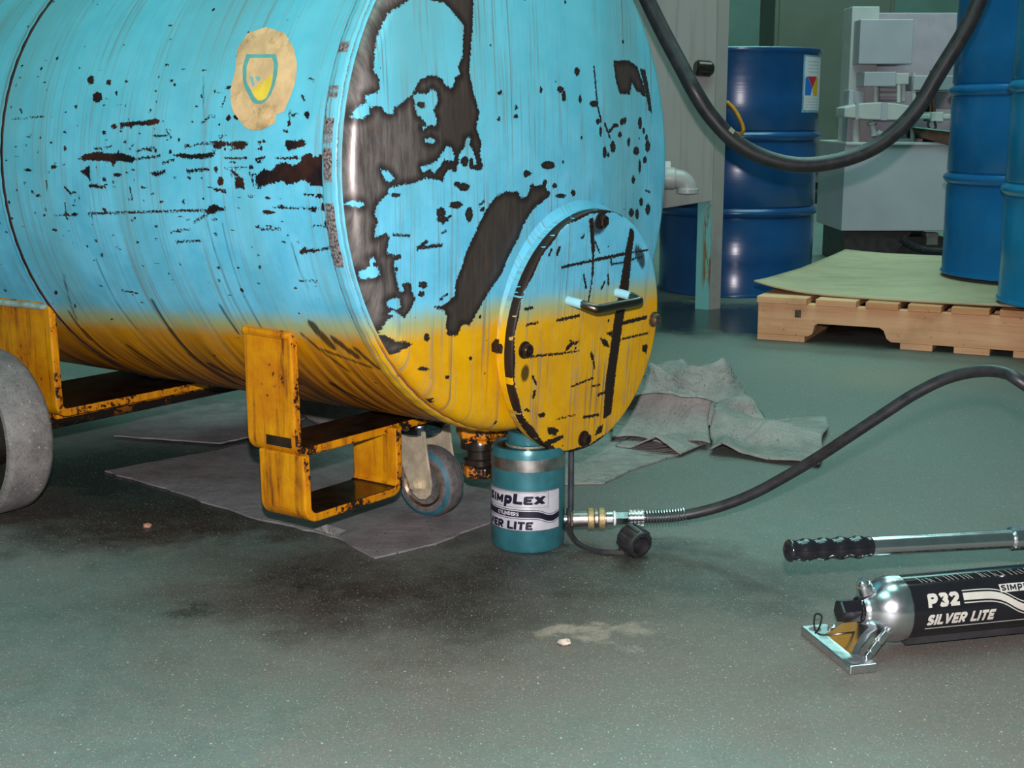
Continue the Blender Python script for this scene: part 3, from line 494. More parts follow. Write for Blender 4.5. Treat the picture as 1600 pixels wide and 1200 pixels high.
N = NT('worn_handle'); pz = N.attr('pc'); hh = N.attr('ht', 'Fac'); N.done(N.mix(N.math('GREATER_THAN', N.math('ADD', hh, N.math('MULTIPLY', N.noise(pz, 140, 3), .02)), .056), lin(104, 92, 84), lin(150, 204, 216)), .3); N.put(N.b.inputs['Metallic'], N.math('LESS_THAN', hh, .046))
hd = MB().tube(spline(P, 6), .0068, 16).build('grab_handle', N.mat, lid, True); with_attrs(hd, lambda V: V)
co = np.array([tuple(v.co) for v in hd.data.vertices])+np.array(tank.location); hd.data.attributes['ht'].data.foreach_set('value', np.ascontiguousarray(.07-((co-np.array(LC))@np.array(LN))*.9, np.float32))

# ------------------------------------------------------------------ tank undercarriage
def frame_mat(name, base=(206, 148, 3), amt=.6, black=.62):
    N = NT(name); p = N.obj(); n = N.noise(p, 16, 6, .7); f = N.noise(p, 130, 5, .75); v = N.noise(N.map(p, (60, 60, 5)), 1, 5, .65)
    c = N.mix(N.ramp(n, .3, .7), lin(*base), lin(base[0]-26, base[1]-40, 4))
    c = N.mix(N.math('MULTIPLY', N.ramp(v, .46, .64), amt), c, lin(140, 76, 6))
    c = N.mix(N.math('MULTIPLY', N.math('MULTIPLY', N.ramp(v, .56, .66), N.ramp(n, .42, .6)), .8), c, lin(60, 38, 14))
    ch = N.ramp(N.math('ADD', N.math('MULTIPLY', n, .55), N.math('MULTIPLY', f, .45)), black-.01, black+.01)
    c = N.mix(ch, c, lin(30, 24, 20)); N.bump(N.math('ADD', f, N.math('SUBTRACT', 1, ch)), .25, .0015)
    return N.done(c, N.ramp(ch, 0, 1, .45, .3), 0, .4)
YF = frame_mat('yellow_frame_paint'); YW = frame_mat('worn_yellow_paint', (200, 130, 6), .7, .51); YE = frame_mat('edge_worn_yellow_paint', (206, 142, 5), .5, .535); OIL = plain('oily_brown_steel', lin(44, 32, 24), .16, .25, .5, 30, bump=.35, dirt=lin(96, 52, 18), dirt_lo=.6)
def strap(name, s0, s1, u_top, u_bot, u_top2, th, a0, a1, rb=.022, parent=tank, mats=None):
    """flat bar bent into a U under the tank, extruded along the axis"""
    def arc(cx, cy, r, t0, t1, n=7): return [(cx+r*math.cos(t0+(t1-t0)*i/n), cy+r*math.sin(t0+(t1-t0)*i/n)) for i in range(n+1)]
    outer = [(s0, u_top)]+arc(s0+rb, u_bot+rb, rb, PI, 1.5*PI)+arc(s1-rb, u_bot+rb, rb, 1.5*PI, 2*PI)+[(s1, u_top2)]
    ri = max(rb-th, .004)
    inner = [(s0+th, u_top)]+arc(s0+th+ri, u_bot+th+ri, ri, PI, 1.5*PI)+arc(s1-th-ri, u_bot+th+ri, ri, 1.5*PI, 2*PI)+[(s1-th, u_top2)]
    mb = MB(); n = len(outer); vs = []
    for a in (a0, a1):
        vs += [T(a, x, y) for x, y in outer]+[T(a, x, y) for x, y in inner]
    m = 2*n; F = []; mt = []
    for i in range(n-1):
        F += [(i, i+1, m+i+1, m+i), (n+i, m+n+i, m+n+i+1, n+i+1), (i, n+i, n+i+1, i+1), (m+i, m+i+1, m+n+i+1, m+n+i)]
        flat = 8 <= i+1 <= n-9+1
        mt += [0, 1 if 5 <= i < n-6 else 0, 2, 2]
    F += [(0, m, m+n, n), (n-1, 2*n-1, m+2*n-1, m+n-1)]; mt += [0, 0]
    mb.add(vs, F); mb.m = mt
    return mb.build(name, mats or [YF, OIL, YE], parent, bevel=.0025, bseg=2)
f1 = strap('support_strap', -.318, .318, -.205, -.392, -.205, .013, -.265, -.166)
tag(f1, 'yellow flat bar bent under the tank, its top face brown with oil')
MB().prism([(-.264, -.221), (-.170, -.223), (-.166, -.211), (-.262, -.208)], lambda x, y, h: T(x, h, y), -.3245, -.300).build('strap_weld', YF, f1, bevel=.006)
MB().box(T(-.199, -.3185, -.370), (.05, .002, .014), Matrix((CA, SD, UV)).transposed()).build('scrape', OIL, f1)
fp = strap('fork_pocket', -.318, -.112, -.386, -.486, -.382, .013, -.243, -.151, rb=.024, mats=[YF, OIL, YE])
tag(fp, 'yellow U-shaped pocket welded below the front strap')
f2 = strap('support_strap', -.318, .318, -.205, -.403, -.205, .014, -.96, -.733)
MB().prism([(-.96, -.224), (-.742, -.222), (-.737, -.212), (-.96, -.212)], lambda x, y, h: T(x, h, y), -.326, -.30).build('strap_weld', plain('weld_paint', lin(150, 172, 160), .5, dirt=lin(70, 60, 40)), f2, bevel=.005)
ax_z = .14
def Wz(a, s, z): p = T(a, s, 0); p.z = z; return p
axd = Vector((SD.x, SD.y, 0)).normalized(); fwd = Vector((CA.x, CA.y, 0)).normalized()
MB().tube([Wz(-.80, -.40, ax_z), Wz(-.80, .40, ax_z)], .021, 20).build('axle', frame_mat('oily_axle_paint', (120, 70, 20), .8, .44), tank, True)
MB().bar(Wz(-.80, -.30, .150), Wz(-.80, .30, .150), .09, .012).build('axle_saddle', YW, tank, bevel=.003)
rub = NT('grey_solid_tyre'); p = rub.obj(); n1 = rub.noise(p, 26, 6, .7); n2 = rub.noise(p, 240, 4, .8)
cc = rub.mix(rub.ramp(n1, .3, .7), lin(96, 96, 94), lin(130, 128, 124)); cc = rub.mix(rub.ramp(n2, .52, .7), cc, lin(66, 66, 66)); cc = rub.mix(rub.math('MULTIPLY', rub.ramp(rub.noise(p, 150, 2), .68, .72), .8), cc, lin(190, 186, 178)); rub.bump(n2, .3, .002); rub.done(cc, .75)
for s0, sg in ((-.362, -1), (.362, 1)):
    tw = .082
    w = MB().lathe([(.058, .016), (.060, .010), (.108, .006), (.114, .001), (.124, 0), (.132, .004), (.1365, .012), (.137, .02), (.137, tw-.016), (.1350, tw-.006), (.129, tw-.0005), (.122, tw), (.119, tw-.004), (.116, tw-.05), (.06, tw-.056), (.058, tw-.05)], Wz(-.802, s0, .1372), axd*sg, 64).build('wheel', rub.mat, tank, True, angle=35)
    MB().lathe([(0.0, .002), (.03, .002), (.05, .012), (.06, .016), (.1165, .012), (.1165, tw-.008), (.112, tw-.045), (.06, tw-.050), (.045, tw-.030), (.030, tw-.020), (.028, tw-.004), (0, tw-.002)], Wz(-.802, s0, .1372), axd*sg, 48).build('wheel_hub', M['black_oily'], w, True)
# swivel castor under the front strap
cas = MB()
pv = Wz(-.222, .016, .163)
cas.lathe([(.044, 0), (.046, -.004), (.046, -.010), (.036, -.013), (.036, -.020), (.030, -.024)], pv, (0, 0, 1), 32)
castor = cas.build('castor', plain('oily_teal_steel', lin(34, 62, 66), .2, .4, .4, 50, bump=.3, dirt=lin(18, 14, 12), dirt_lo=.45), tank, True)
hubc = Wz(-.206, .024, .0595)
for sg in (-1, 1):
    out = [(-.034, .150), (.026, .150), (.030, .118), (.036, .085), (.040, .062), (.036, .046), (.026, .037), (.012, .035), (.000, .042), (-.010, .058), (-.026, .092), (-.034, .122)]
    MB().prism([(x-.006+(-.004), z) for x, z in out], lambda x, z, h: Wz(-.206+x, h, z), .024+sg*.031-.0022, .024+sg*.031+.0022).build('fork', M['zinc'], castor, bevel=.0015)
MB().lathe([(.038, -.019), (.043, -.022), (.050, -.0205), (.056, -.016), (.0585, -.010), (.059, 0), (.0585, .010), (.056, .016), (.050, .0205), (.043, .022), (.038, .019)], hubc, axd, 56).build('tyre', plain('grey_castor_tyre', lin(92, 90, 88), .6, 0, .3, 90, bump=.3, dirt=lin(58, 56, 54)), castor, True, angle=50)
for sg in (-1, 1): MB().lathe([(.0555, .0164), (.0560, .0170), (.0495, .0214), (.0488, .0206), (.0555, .0164)], hubc, axd*sg, 48, None, True).build('tyre_band', plain('teal_tyre_band', lin(40, 92, 104), .5, 0, .25, 60), castor, True)
MB().lathe([(0, -.0165), (.018, -.0175), (.028, -.014), (.034, -.0175), (.039, -.0225), (.0395, -.0215), (.0395, .0215), (.039, .0225), (.034, .0175), (.028, .014), (.018, .0175), (0, .0165)], hubc, axd, 40).build('wheel_rim', plain('rusty_rim', lin(120, 100, 70), .35, .5, .35, 60, dirt=lin(60, 44, 26), dirt_lo=.48, bump=.3), castor, True)
MB().lathe([(.013, -.034), (.013, -.0355), (.010, -.0358), (.010, -.042), (.006, -.0425), (.006, -.047), (0, -.047)], hubc, axd, 6).lathe([(.006, -.03), (.006, .042)], hubc, axd, 10).build('axle_bolt', M['zinc'], castor)
MB().lathe([(.006, -.002), (.009, -.002), (.009, .004), (.004, .006)], Wz(-.213, -.026, .158), (0, 0, -1), 6).build('bolt', M['steel'], castor)
# drain under the end
dv = T(-.088, .0, -.376)
dr = MB().lathe([(.040, 0), (.040, -.030), (.034, -.034), (.034, -.040)], dv, UV, 6).build('drain_valve', YW, tank, bevel=.002)
MB().lathe([(.030, -.036), (.032, -.042), (.032, -.050), (.022, -.054), (.022, -.066), (.027, -.068), (.027, -.076), (.02, -.078)], dv, UV, 24).build('valve_body', M['black_oily'], dr, True)
MB().lathe([(.030, -.078), (.031, -.082), (.031, -.094), (.024, -.097), (0, -.097)], dv, UV, 6).build('drain_plug', YW, dr, bevel=.002)
MB().box(T(-.12, .06, -.405), (.07, .05, .034), Matrix((CA, SD, UV)).transposed()).build('drain_bracket', YW, tank, bevel=.003)

# ------------------------------------------------------------------ absorbent pads on the floor
def pad_mat(name, a, b):
    N = NT(name); p = N.obj(); n = N.noise(p, 12, 6, .7); f = N.noise(p, 300, 3, .8); d = N.voro(p, 48)
    c = N.mix(N.ramp(n, .3, .7), a, b)
    c = N.mix(N.math('MULTIPLY', N.ramp(N.noise(p, 190, 3, .6), .62, .68), .7), c, lin(52, 54, 54)); c = N.mix(N.math('MULTIPLY', N.ramp(f, .5, .75), .3), c, lin(70, 74, 74))
    rg = N.math('ABSOLUTE', N.math('SUBTRACT', N.noise(p, 9, 4, .6, .8), .5)); N.bump(N.math('ADD', N.math('MULTIPLY', f, .12), N.math('MULTIPLY', N.ramp(rg, 0, .12), .9 if name == 'grey_teal_pad' else .15)), .55, .006); return N.done(c, .9, 0, .15)
PADU = pad_mat('grey_pad', lin(106, 104, 104), lin(132, 130, 130)); PADR = pad_mat('grey_teal_pad', lin(124, 124, 120), lin(152, 150, 145))
def flat_pad(name, label, poly, mat, z=.0005, th=.003, jag=.004, group=None):
    c = sum((Vector((x, y, 0)) for x, y in poly), Vector())/len(poly)
    t = bpy.data.objects.new(name, None)
    pts = []
    for (x0, y0), (x1, y1) in zip(poly, poly[1:]+poly[:1]):
        L = math.hypot(x1-x0, y1-y0); m = max(2, int(L/.02))
        for k in range(m): f = k/m; pts.append((x0+(x1-x0)*f+random.uniform(-jag, jag)*(k > 0), y0+(y1-y0)*f+random.uniform(-jag, jag)*(k > 0)))
    o = MB().prism(pts, lambda x, y, h: Vector((x, y, h)), z, z+th).build(name, mat); return tag(o, label, 'absorbent pad', group)
p1 = flat_pad('absorbent_pad', 'large dirty grey absorbent pad lying under the yellow fork pocket and castor', [(-.753, 2.405), (-.59, 2.549), (-.515, 2.627), (-.354, 2.785), (-.073, 2.301), (-.028, 2.268), (-.026, 2.099), (-.118, 1.976), (-.204, 1.910), (-.272, 2.008), (-.298, 2.028), (-.399, 2.095), (-.511, 2.190), (-.58, 2.26)], PADU, jag=.003)
MB().add([(-.315, 2.043, .0045), (-.272, 2.006, .0045), (-.262, 2.038, .0045), (-.290, 2.020, .020), (-.300, 2.050, .006)], [(0, 3, 4), (0, 1, 3), (1, 2, 3), (3, 2, 4)]).build('folded_corner', PADR, p1)
flat_pad('absorbent_pad', 'grey absorbent pad farther under the tank between the two straps', [(-.813, 2.670), (-.804, 2.943), (-.74, 3.039), (-.589, 3.025), (-.402, 2.943), (-.502, 2.698), (-.581, 2.606), (-.642, 2.622)], PADU, z=.004, jag=.002)
flat_pad('absorbent_pad', 'pale grey pad lying flat on the floor right behind the teal jack', [(.02, 2.55), (.10, 2.82), (.287, 2.943), (.40, 2.816), (.323, 2.529), (.219, 2.410), (.165, 2.322), (.02, 2.315)], PADR, jag=.002)
def cloth(name, label, corners, fn, nx=46, ny=34, mat=None):
    c = [Vector((x, y, 0)) for x, y in corners]
    def f(u, v):
        p = (c[0]*(1-u)+c[1]*u)*(1-v)+(c[3]*(1-u)+c[2]*u)*v; d = fn(u, v); return p+Vector(d)
    o = MB().grid(f, nx, ny).build(name, mat or PADR, None, True, solid=.003, angle=70); return tag(o, label, 'absorbent pad')
def ridge(u, v, u0, v0, ang, wid, ln, h):
    x = (u-u0)*math.cos(ang)+(v-v0)*math.sin(ang); y = -(u-u0)*math.sin(ang)+(v-v0)*math.cos(ang)
    return h*max(0, 1-abs(y)/wid)*max(0, 1-(x/ln)**2)
def crump(u, v):
    z = ridge(u, v, .42, .80, 1.15, .16, .45, .058)+ridge(u, v, .66, .50, .12, .13, .36, .075)+ridge(u, v, .86, .46, 1.9, .16, .42, .050)+ridge(u, v, .20, .40, .6, .13, .4, .040)+ridge(u, v, .55, .20, -.2, .14, .45, .035)
    z += .016*abs(math.sin(9*u+4*v))+.014*abs(math.sin(13*v-6*u+1)); e = min(1, 9*min(u, v, 1-u, 1-v)); return (.028*math.sin(7*v+2*u)*e, .03*math.sin(6*u+1)*e, .012+z*(.25+.75*e))
cloth('crumpled_pad', 'grey absorbent pad crumpled into a heap behind the tank lid', [(.20, 2.72), (.535, 2.72), (.535, 3.06), (.255, 3.27)], crump, 60, 50)
def rolled(u, v):
    # front edge curled back over itself into a loose roll
    a = v*3.6; r = .046*(1-.55*abs(u-.45)); base = .05
    return (0.01*math.sin(5*u), .055*math.sin(a)*(1 if v < .9 else .95)-.09*v, .012+r*(1-math.cos(a))*.9+.006*math.sin(9*u))
cloth('rolled_pad', 'grey absorbent pad with its front edge curled into a loose roll', [(.20, 2.63), (.40, 2.575), (.43, 2.80), (.235, 2.83)], rolled, 40, 34)
def flap(u, v): 
    z = ridge(u, v, .45, .52, -.10, .24, .62, .034)+ridge(u, v, .05, .8, .3, .3, .4, .045)
    return (.004*math.sin(11*v), .006*math.sin(8*u), .007+z+.004*abs(math.sin(6*u+3*v))+.016*max(0, 1-abs(u-.12)*6)*(1-v))
cloth('creased_pad', 'grey absorbent pad spread at the right of the heap with a long crease', [(.385, 2.535), (.575, 2.430), (.685, 2.83), (.43, 2.80)], flap, 44, 32)
def corner_flap(u, v): return (0, 0, .006+.030*max(0, 1-abs(u-.62)*2.6)*(1-v*.6))
cloth('folded_pad', 'small folded grey pad in front of the roll, one corner turned up', [(.205, 2.585), (.325, 2.515), (.395, 2.615), (.245, 2.665)], corner_flap, 26, 20)
for lab, nm, q, r, cc_ in (('pale chip of debris on the brown floor in the foreground', 'debris_chip', (882, 1006), .008, lin(196, 176, 160)), ('small tan pebble on the floor near the big grey wheel', 'pebble', (230, 823), .0075, lin(176, 128, 104))):
    c = on(*q); mb = MB(); bmv = []
    pr = [(0, 0), (.9, .05), (1, .35), (.7, .75), (.3, .95), (0, 1)]
    mb.lathe([(r*a, r*.8*b) for a, b in pr], c, (0, 0, 1), 9); mb.v = [(x+random.uniform(-.2, .2)*r, y+random.uniform(-.2, .2)*r, z) for x, y, z in mb.v]
    tag(mb.build(nm, plain(nm+'_stone', cc_, .8, 0, .3, 200), None, True, angle=30), lab, 'debris')

# ------------------------------------------------------------------ hydraulic jack
JX, JY = .0245, 1.985; JR = .0563
jack = thing('hydraulic_jack', 'squat teal hydraulic cylinder jack standing under the tank end', 'jack', (JX, JY, 0))
J0 = Vector((JX, JY, 0)); Z = Vector((0, 0, 1))
JH = .160
jb = MB().lathe([(JR-.006, 0), (JR-.002, .003), (JR, .009), (JR, JH-.008), (JR-.0025, JH), (JR-.008, JH), (JR-.009, JH-.004), (0, JH-.004)], J0, Z, 72).build('cylinder_body', M['teal_jack'], jack, True, angle=30)
MB().lathe([(JR+.0003, .1280), (JR+.0005, .1282), (JR+.0005, .1462), (JR+.0003, .1464)], J0, Z, 72).build('steel_band', M['steel'], jb, True)
MB().lathe([(.047, JH-.0038), (.047, JH-.0028), (.036, JH-.0025), (.034, JH-.0025)], J0, Z, 48).build('wiper_ring', M['black_oily'], jack, True)
MB().lathe([(.034, JH-.004), (.034, JH+.002), (.0315, JH+.003), (.0312, .178), (.029, .1802), (0, .1802)], J0, Z, 48).build('ram', M['teal_jack'], jack, True, angle=30)
MB().lathe([(.0345, JH-.001), (.0345, JH+.0015), (.0325, JH+.002)], J0, Z, 48).build('ram_collar', M['brass_band'], jack, True)
MB().tube([(.0915, 2.012, .012), (.0915, 2.012, .156)], .0046, 12).build('side_rod', plain('dark_grey_rod', lin(52, 54, 60), .45), jack, True)
MB().bar((.0915, 2.012, .155), (.0915, 2.012, .174), .008, .008, (1, 0, 0)).build('rod_clamp', M['black_rubber'], jack)
MB().bar((.06, 2.00, .02), (.0915, 2.012, .02), .01, .01).build('rod_foot', M['black_rubber'], jack)
def jw(lift0):  # x: along the girth from the camera side, y: height
    def f(x, y, e=0): lift = lift0+e; a = x/JR; return Vector((JX+(JR+lift)*math.sin(a), JY-(JR+lift)*math.cos(a), y))
    return f
def jlab(x0, x1, y0, y1, lift, mat, name, parent, n=30, bend=None, m=1):
    f = jw(lift); b = bend or (lambda t: 0)
    return MB().grid(lambda u, v: f(x0+(x1-x0)*u, y0+(y1-y0)*v+b(x0+(x1-x0)*u)), n, m).build(name, mat, parent, True)
zt, zb_ = .0990, .0372
lb = jlab(-.125, .0535, zb_, zt, .0004, M['silver_foil'], 'label_plate', jack, 60); tag(lb, 'silver wrap-round label with black lettering')
sw = lambda x: -.0085*(.5+.5*math.tanh((x-.024)/.009)) if x < .05 else -.0085
swo = MB()
f6, f7 = jw(.0007), jw(.0008)
for lo, hi in ((.0585, .0680), (.0697, .0706), (.0558, .0567)): swo.grid(lambda u, v: f6(-.12+.1735*u, lo+(hi-lo)*v+sw(-.12+.1735*u)+.004*max(0, (-.12+.1735*u-.040)/.0135)), 60, 1)
for y in (zt-.0006, zb_+.0006): swo.grid(lambda u, v: f6(-.125+.1785*u, y-.0004+.0008*v), 60, 1)
tx = MB()
def put(txt, x0, x1, y0, y1, b=.16, sh=.0): word(tx, txt, x0, x1, y0, y1, f6, b, sh)
yb, yt = .0785, .0915
for ch, x0, x1, y0, y1 in (('S', -.0760, -.0630, yb, yt), ('I', -.0615, -.0570, yb, yt), ('M', -.0555, -.0405, yb, yt), ('P', -.0392, -.0250, yb-.0055, yt), ('L', -.0235, -.0085, yb, yt+.0036), ('E', -.0072, .0068, yb, yt), ('X', .0080, .0262, yb, yt)): put(ch, x0, x1, y0, y1, .17, .12)
tx.build('lettering', M['ink'], lb); tx = MB(); put('SILVER', -.104, -.040, .0392, .0520, .16, .1); tx.build('lettering', M['ink'], lb); tx = MB(); put('LITE', -.0335, .0065, .0392, .0520, .16, .1)
fr = MB()
for (a, b, c, d) in ((-.0790, .0310, .0738, .0742), (-.0790, .0310, .0962, .0966)): fr.grid(lambda u, v: f6(a+(b-a)*u, c+(d-c)*v), 40, 1)
fr.grid(lambda u, v: f6(.0306+.0006*u, .0740+.0224*v), 1, 4)
swo.build('label_stripes', M['ink'], lb); tx.build('lettering', M['ink'], lb); fr.build('label_frame', M['ink'], lb)
tw_ = MB(); word(tw_, 'CYLINDERS', -.0510, -.0145, .0606, .0664, f7, -.03); tw_.build('lettering', M['white_print'], lb)
# dust cap on its tether
cp = Vector((.184, 1.925, .0235)); cx_ = Vector((.50, -.80, -.18)).normalized()
cap = MB().lathe([(.0165, -.020), (.0205, -.018), (.0215, -.004), (.0215, .012), (.0195, .0155), (.0145, .0165), (.0125, .010), (.0120, -.002), (.005, -.003), (.004, .001), (0, .0015)], cp, cx_, 40)
for k in range(12): 
    a = 2*PI*k/12; u = cx_.orthogonal().normalized(); w = cx_.cross(u); c = cp+(u*math.cos(a)+w*math.sin(a))*.0213; cap.bar(c-cx_*.016, c+cx_*.011, .004, .0035, u*math.cos(a)+w*math.sin(a))
dc = cap.build('dust_cap', M['black_rubber'], jack, True, angle=30)
tp = spline([(.085, 1.967, .036), (.089, 1.964, .024), (.098, 1.958, .012), (.112, 1.946, .006), (.135, 1.934, .0045), (.158, 1.930, .0055), (.170, 1.930, .012), (.176, 1.935, .030)], 6)
mb = MB()
for i in range(len(tp)-1): mb.bar(tp[i], tp[i+1]+(tp[i+1]-tp[i])*.15, .0085, .0042)
mb.lathe([(.0175, -.0035), (.0185, -.002), (.0185, .002), (.0175, .0035), (.013, .0035), (.013, -.0035), (.0175, -.0035)], (.0875, 1.985, .0385), (1, 0, 0), 28, None, True)
mb.build('cap_tether', M['black_rubber'], jack, True, angle=50)

# ------------------------------------------------------------------ hydraulic hose with coupler
hose = thing('hydraulic_hose', 'black hydraulic hose arching from the jack coupler to the hand pump', 'hose', (.35, 1.95, 0))
ho = Vector((JX+.050, JY, .0392)); hx = (at(1000, 811, 1.985)-at(890, 815, 1.985)); hx = Vector((1, 0, .016)).normalized()
def hpx(px): return (at(px, 812, 1.985).x-ho.x)
def ring(name, a, b, r, mat, seg=32, e=.0012, parent=None):
    x0, x1 = hpx(a), hpx(b); return MB().lathe([(r-e, x0), (r, x0+e), (r, x1-e), (r-e, x1)], ho, hx, seg).build(name, mat, parent or hose, True, angle=30)
ring('nipple', 876, 888, .0085, M['steel']); ring('hex_nut', 887, 894, .0125, M['zinc'], 6)
sl = ring('coupler_sleeve', 894, 947, .0128, M['steel']); ring('knurled_collar', 918, 928, .0168, M['brass_band'], 40, parent=sl); ring('knurled_collar', 935, 945, .0168, M['brass_band'], 40, parent=sl); ring('collar_groove', 928, 935, .0150, M['steel'], parent=sl)
ring('coupler_neck', 946, 958, .0135, M['chrome']); ring('lock_ring', 958, 962, .0118, M['white_print']); ring('swage_nut', 961, 983, .0108, M['aluminium'], 6)
fe = ring('ferrule', 981, 1007, .0112, M['chrome']); kn = MB()
for i in range(4):
    for k in range(16):
        a = 2*PI*k/16; x = hpx(983.5+6*i); c = ho+hx*(x+.0022)+Vector((0, math.cos(a), math.sin(a)))*.0113; kn.bar(c-hx*.0020, c+hx*.0020, .0026, .0016, Vector((0, math.cos(a), math.sin(a))))
o = kn.build('knurling', M['chrome'], fe); o['kind'] = 'stuff'
h0 = ho+hx*hpx(1000)
hp_ = [h0, at(1040, 808, 1.984), at(1080, 803, 1.98), at(1130, 790, 1.97), at(1180, 770, 1.955), at(1230, 743, 1.935), at(1280, 713, 1.91), at(1330, 680, 1.88), at(1380, 647, 1.86), at(1430, 615, 1.84), at(1480, 591, 1.82), at(1530, 580, 1.79), at(1570, 583, 1.76), at(1603, 602, 1.73), (.79, 1.72, .225), (.93, 1.735, .155), (1.07, 1.745, .09), (1.085, 1.732, .056), (1.015, 1.712, .052)]
hs = spline(hp_, 8); MB().tube(hs, .0083, 18).build('hose_line', M['black_rubber'], hose, True)
cum = [0]
for a, b in zip(hs, hs[1:]): cum.append(cum[-1]+(b-a).length)
def along(d):
    for i in range(len(cum)-1):
        if cum[i+1] >= d: f = (d-cum[i])/(cum[i+1]-cum[i]); return hs[i].lerp(hs[i+1], f), (hs[i+1]-hs[i]).normalized()
    return hs[-1], (hs[-1]-hs[-2]).normalized()
sp = []; turns = 15; d0, d1 = .004, .072
for k in range(turns*14+1):
    f = k/(turns*14); c, t = along(d0+(d1-d0)*f); u = Vector((0, 1, 0)); u = (u-t*u.dot(t)).normalized(); w = t.cross(u); a = 2*PI*turns*f
    sp.append(c+(u*math.cos(a)+w*math.sin(a))*.0112)
MB().tube(sp, .0010, 6).build('spring_guard', M['chrome'], hose, True)

# ------------------------------------------------------------------ hand pump
PE = Vector((.9715, .237, 0)).normalized(); PG = Vector((-PE.y, PE.x, 0)); P0 = Vector((.4005, 1.557, 0)); AXZ = .052
pump = thing('hand_pump', 'black and silver hydraulic hand pump lying on the floor with a chrome lever', 'pump', tuple(P0+PE*.1))
def Q(t, g, z): return P0+PE*t+PG*g+Z*z
bp = [(-.0175, -.066), (.0175, -.066), (.0185, -.056), (.0125, -.044), (.0085, -.030), (.0085, .030), (.0125, .044), (.0185, .056), (.0175, .066), (-.0175, .066)]
base = MB().prism(bp, lambda x, y, h: Q(x, y, h), 0, .011).build('base_plate', M['aluminium'], pump, bevel=.0014)
for g in (-.047, .047): MB().lathe([(.0078, .0108), (.0078, .0113), (.0062, .0114), (.0062, .0111), (0, .0111)], Q(-.005, g*1.09, 0), Z, 20).build('bolt_hole', plain('bolt_hole_shade', (.10, .10, .105, 1), .5), base)
hd = MB().lathe([(0, .026), (.0150, .026), (.0172, .0275), (.0182, .031), (.0205, .034), (.0262, .039), (.0330, .0465), (.0378, .055), (.0402, .063), (.0408, .070), (.0408, .078), (.0398, .079)], Q(0, 0, AXZ), PE, 48).build('pump_head', M['aluminium'], pump, True, angle=35)
for sg in (-1, 1):
    rb = MB()
    path = [(.012, .048, .009), (.020, .043, .014), (.034, .036, .024), (.048, .031, .034), (.062, .030, .040)]
    for i in range(len(path)-1):
        a, b = path[i], path[i+1]; rb.bar(Q(a[0], sg*a[1], a[2]), Q(b[0], sg*b[1], b[2]), .010, .007, PG)
    rb.build('head_rib', M['aluminium'], pump, True, bevel=.0018, angle=60)
wb = MB(); lv = []
for z, t, hl, th in ((.009, .003, .036, .005), (.018, .012, .028, .005), (.030, .026, .022, .007), (.040, .040, .022, .010)): lv += [Q(t-th, -hl, z), Q(t+th, -hl, z), Q(t+th, hl, z), Q(t-th, hl, z)]
wb.add(lv, [(4*i+k, 4*i+(k+1) % 4, 4*i+4+(k+1) % 4, 4*i+4+k) for i in range(3) for k in range(4)]+[(0, 3, 2, 1), (12, 13, 14, 15)]).build('head_web', M['aluminium'], pump, True, angle=30)
MB().lathe([(.0135, -.002), (.0150, 0), (.0150, .022), (.0135, .0245)], Q(.001, 0, AXZ+.001), PE, 6).lathe([(.0155, .0225), (.0165, .024), (.0165, .027), (.0155, .028)], Q(.001, 0, AXZ+.001), PE, 28).build('hex_plug', M['black_gloss'], pump, True, angle=25)
tb = Q(.046, 0, AXZ)+(Z*.9-PE*.42)*.0335
MB().lathe([(.0095, -.008), (.0098, .001), (.0090, .004), (.0078, .0045), (.0074, .0085), (.0050, .0105), (0, .0110)], tb, Z*.9-PE*.42, 24).build('fill_plug', M['chrome'], pump, True, angle=30)
RR_ = .0392; L1 = .62
res = MB().lathe([(RR_-.0015, .078), (RR_, .080), (RR_, L1), (RR_-.002, L1+.003), (0, L1+.003)], Q(0, 0, AXZ), PE, 64).build('reservoir', M['black_gloss'], pump, True, angle=30); tag(res, 'glossy black tube with silver lettering')
MB().prism([(-.019, -.0425), (.019, -.0425), (.024, -.028), (-.024, -.028)], lambda x, y, h: Q(h, x, AXZ+y), .082, L1).build('reservoir_foot', plain('satin_black', (.03, .03, .032, 1), .5), res)
el = math.atan2(.60, 1.62)
def pw(lift0):  # x: along the reservoir, y: around it from the side that faces the lens, upward positive
    def f(x, y, e=0): lift = lift0+e; a = el+y/RR_; return Q(x, 0, AXZ)+(-PG*math.cos(a)+Z*math.sin(a))*(RR_+lift)
    return f
g6, g7 = pw(.0004), pw(.0007); lt = MB()
word(lt, 'P32', .099, .141, -.0030, .0140, g6, .16, .06); lt.build('lettering', M['foil_print'], res); lt = MB(); word(lt, 'SILVER LITE', .096, .190, -.0255, -.0115, g6, .12, .22)
lt.build('lettering', M['foil_print'], res)
st_ = MB(); wv = lambda x: .0068-.0235*(.5+.5*math.tanh((x-.213)/.019))
for lo, hi in ((-.0045, .0045), (.0068, .0080), (-.0082, -.0068)): st_.grid(lambda u, v: g6(.147+.45*u, lo+(hi-lo)*v+wv(.147+.45*u)), 90, 2)
st_.grid(lambda u, v: g6(.096+.5*u, -.0312+.0012*v), 40, 1); st_.build('silver_stripe', M['foil_print'], res)
bx = MB().grid(lambda u, v: g6(.199+.062*u, .0075+.0105*v), 14, 3).build('badge', M['foil_print'], res)
t2 = MB(); xs = .2005
for ch, w in (('S', .0072), ('I', .0028), ('M', .0092), ('P', .0074), ('L', .0072), ('E', .0074), ('X', .0086)): word(t2, ch, xs, xs+w, .0092 if ch != 'P' else .0078, .0165, g7, .06, .1); xs += w+.0012
t2.build('lettering', M['ink'], bx)
tk = MB()
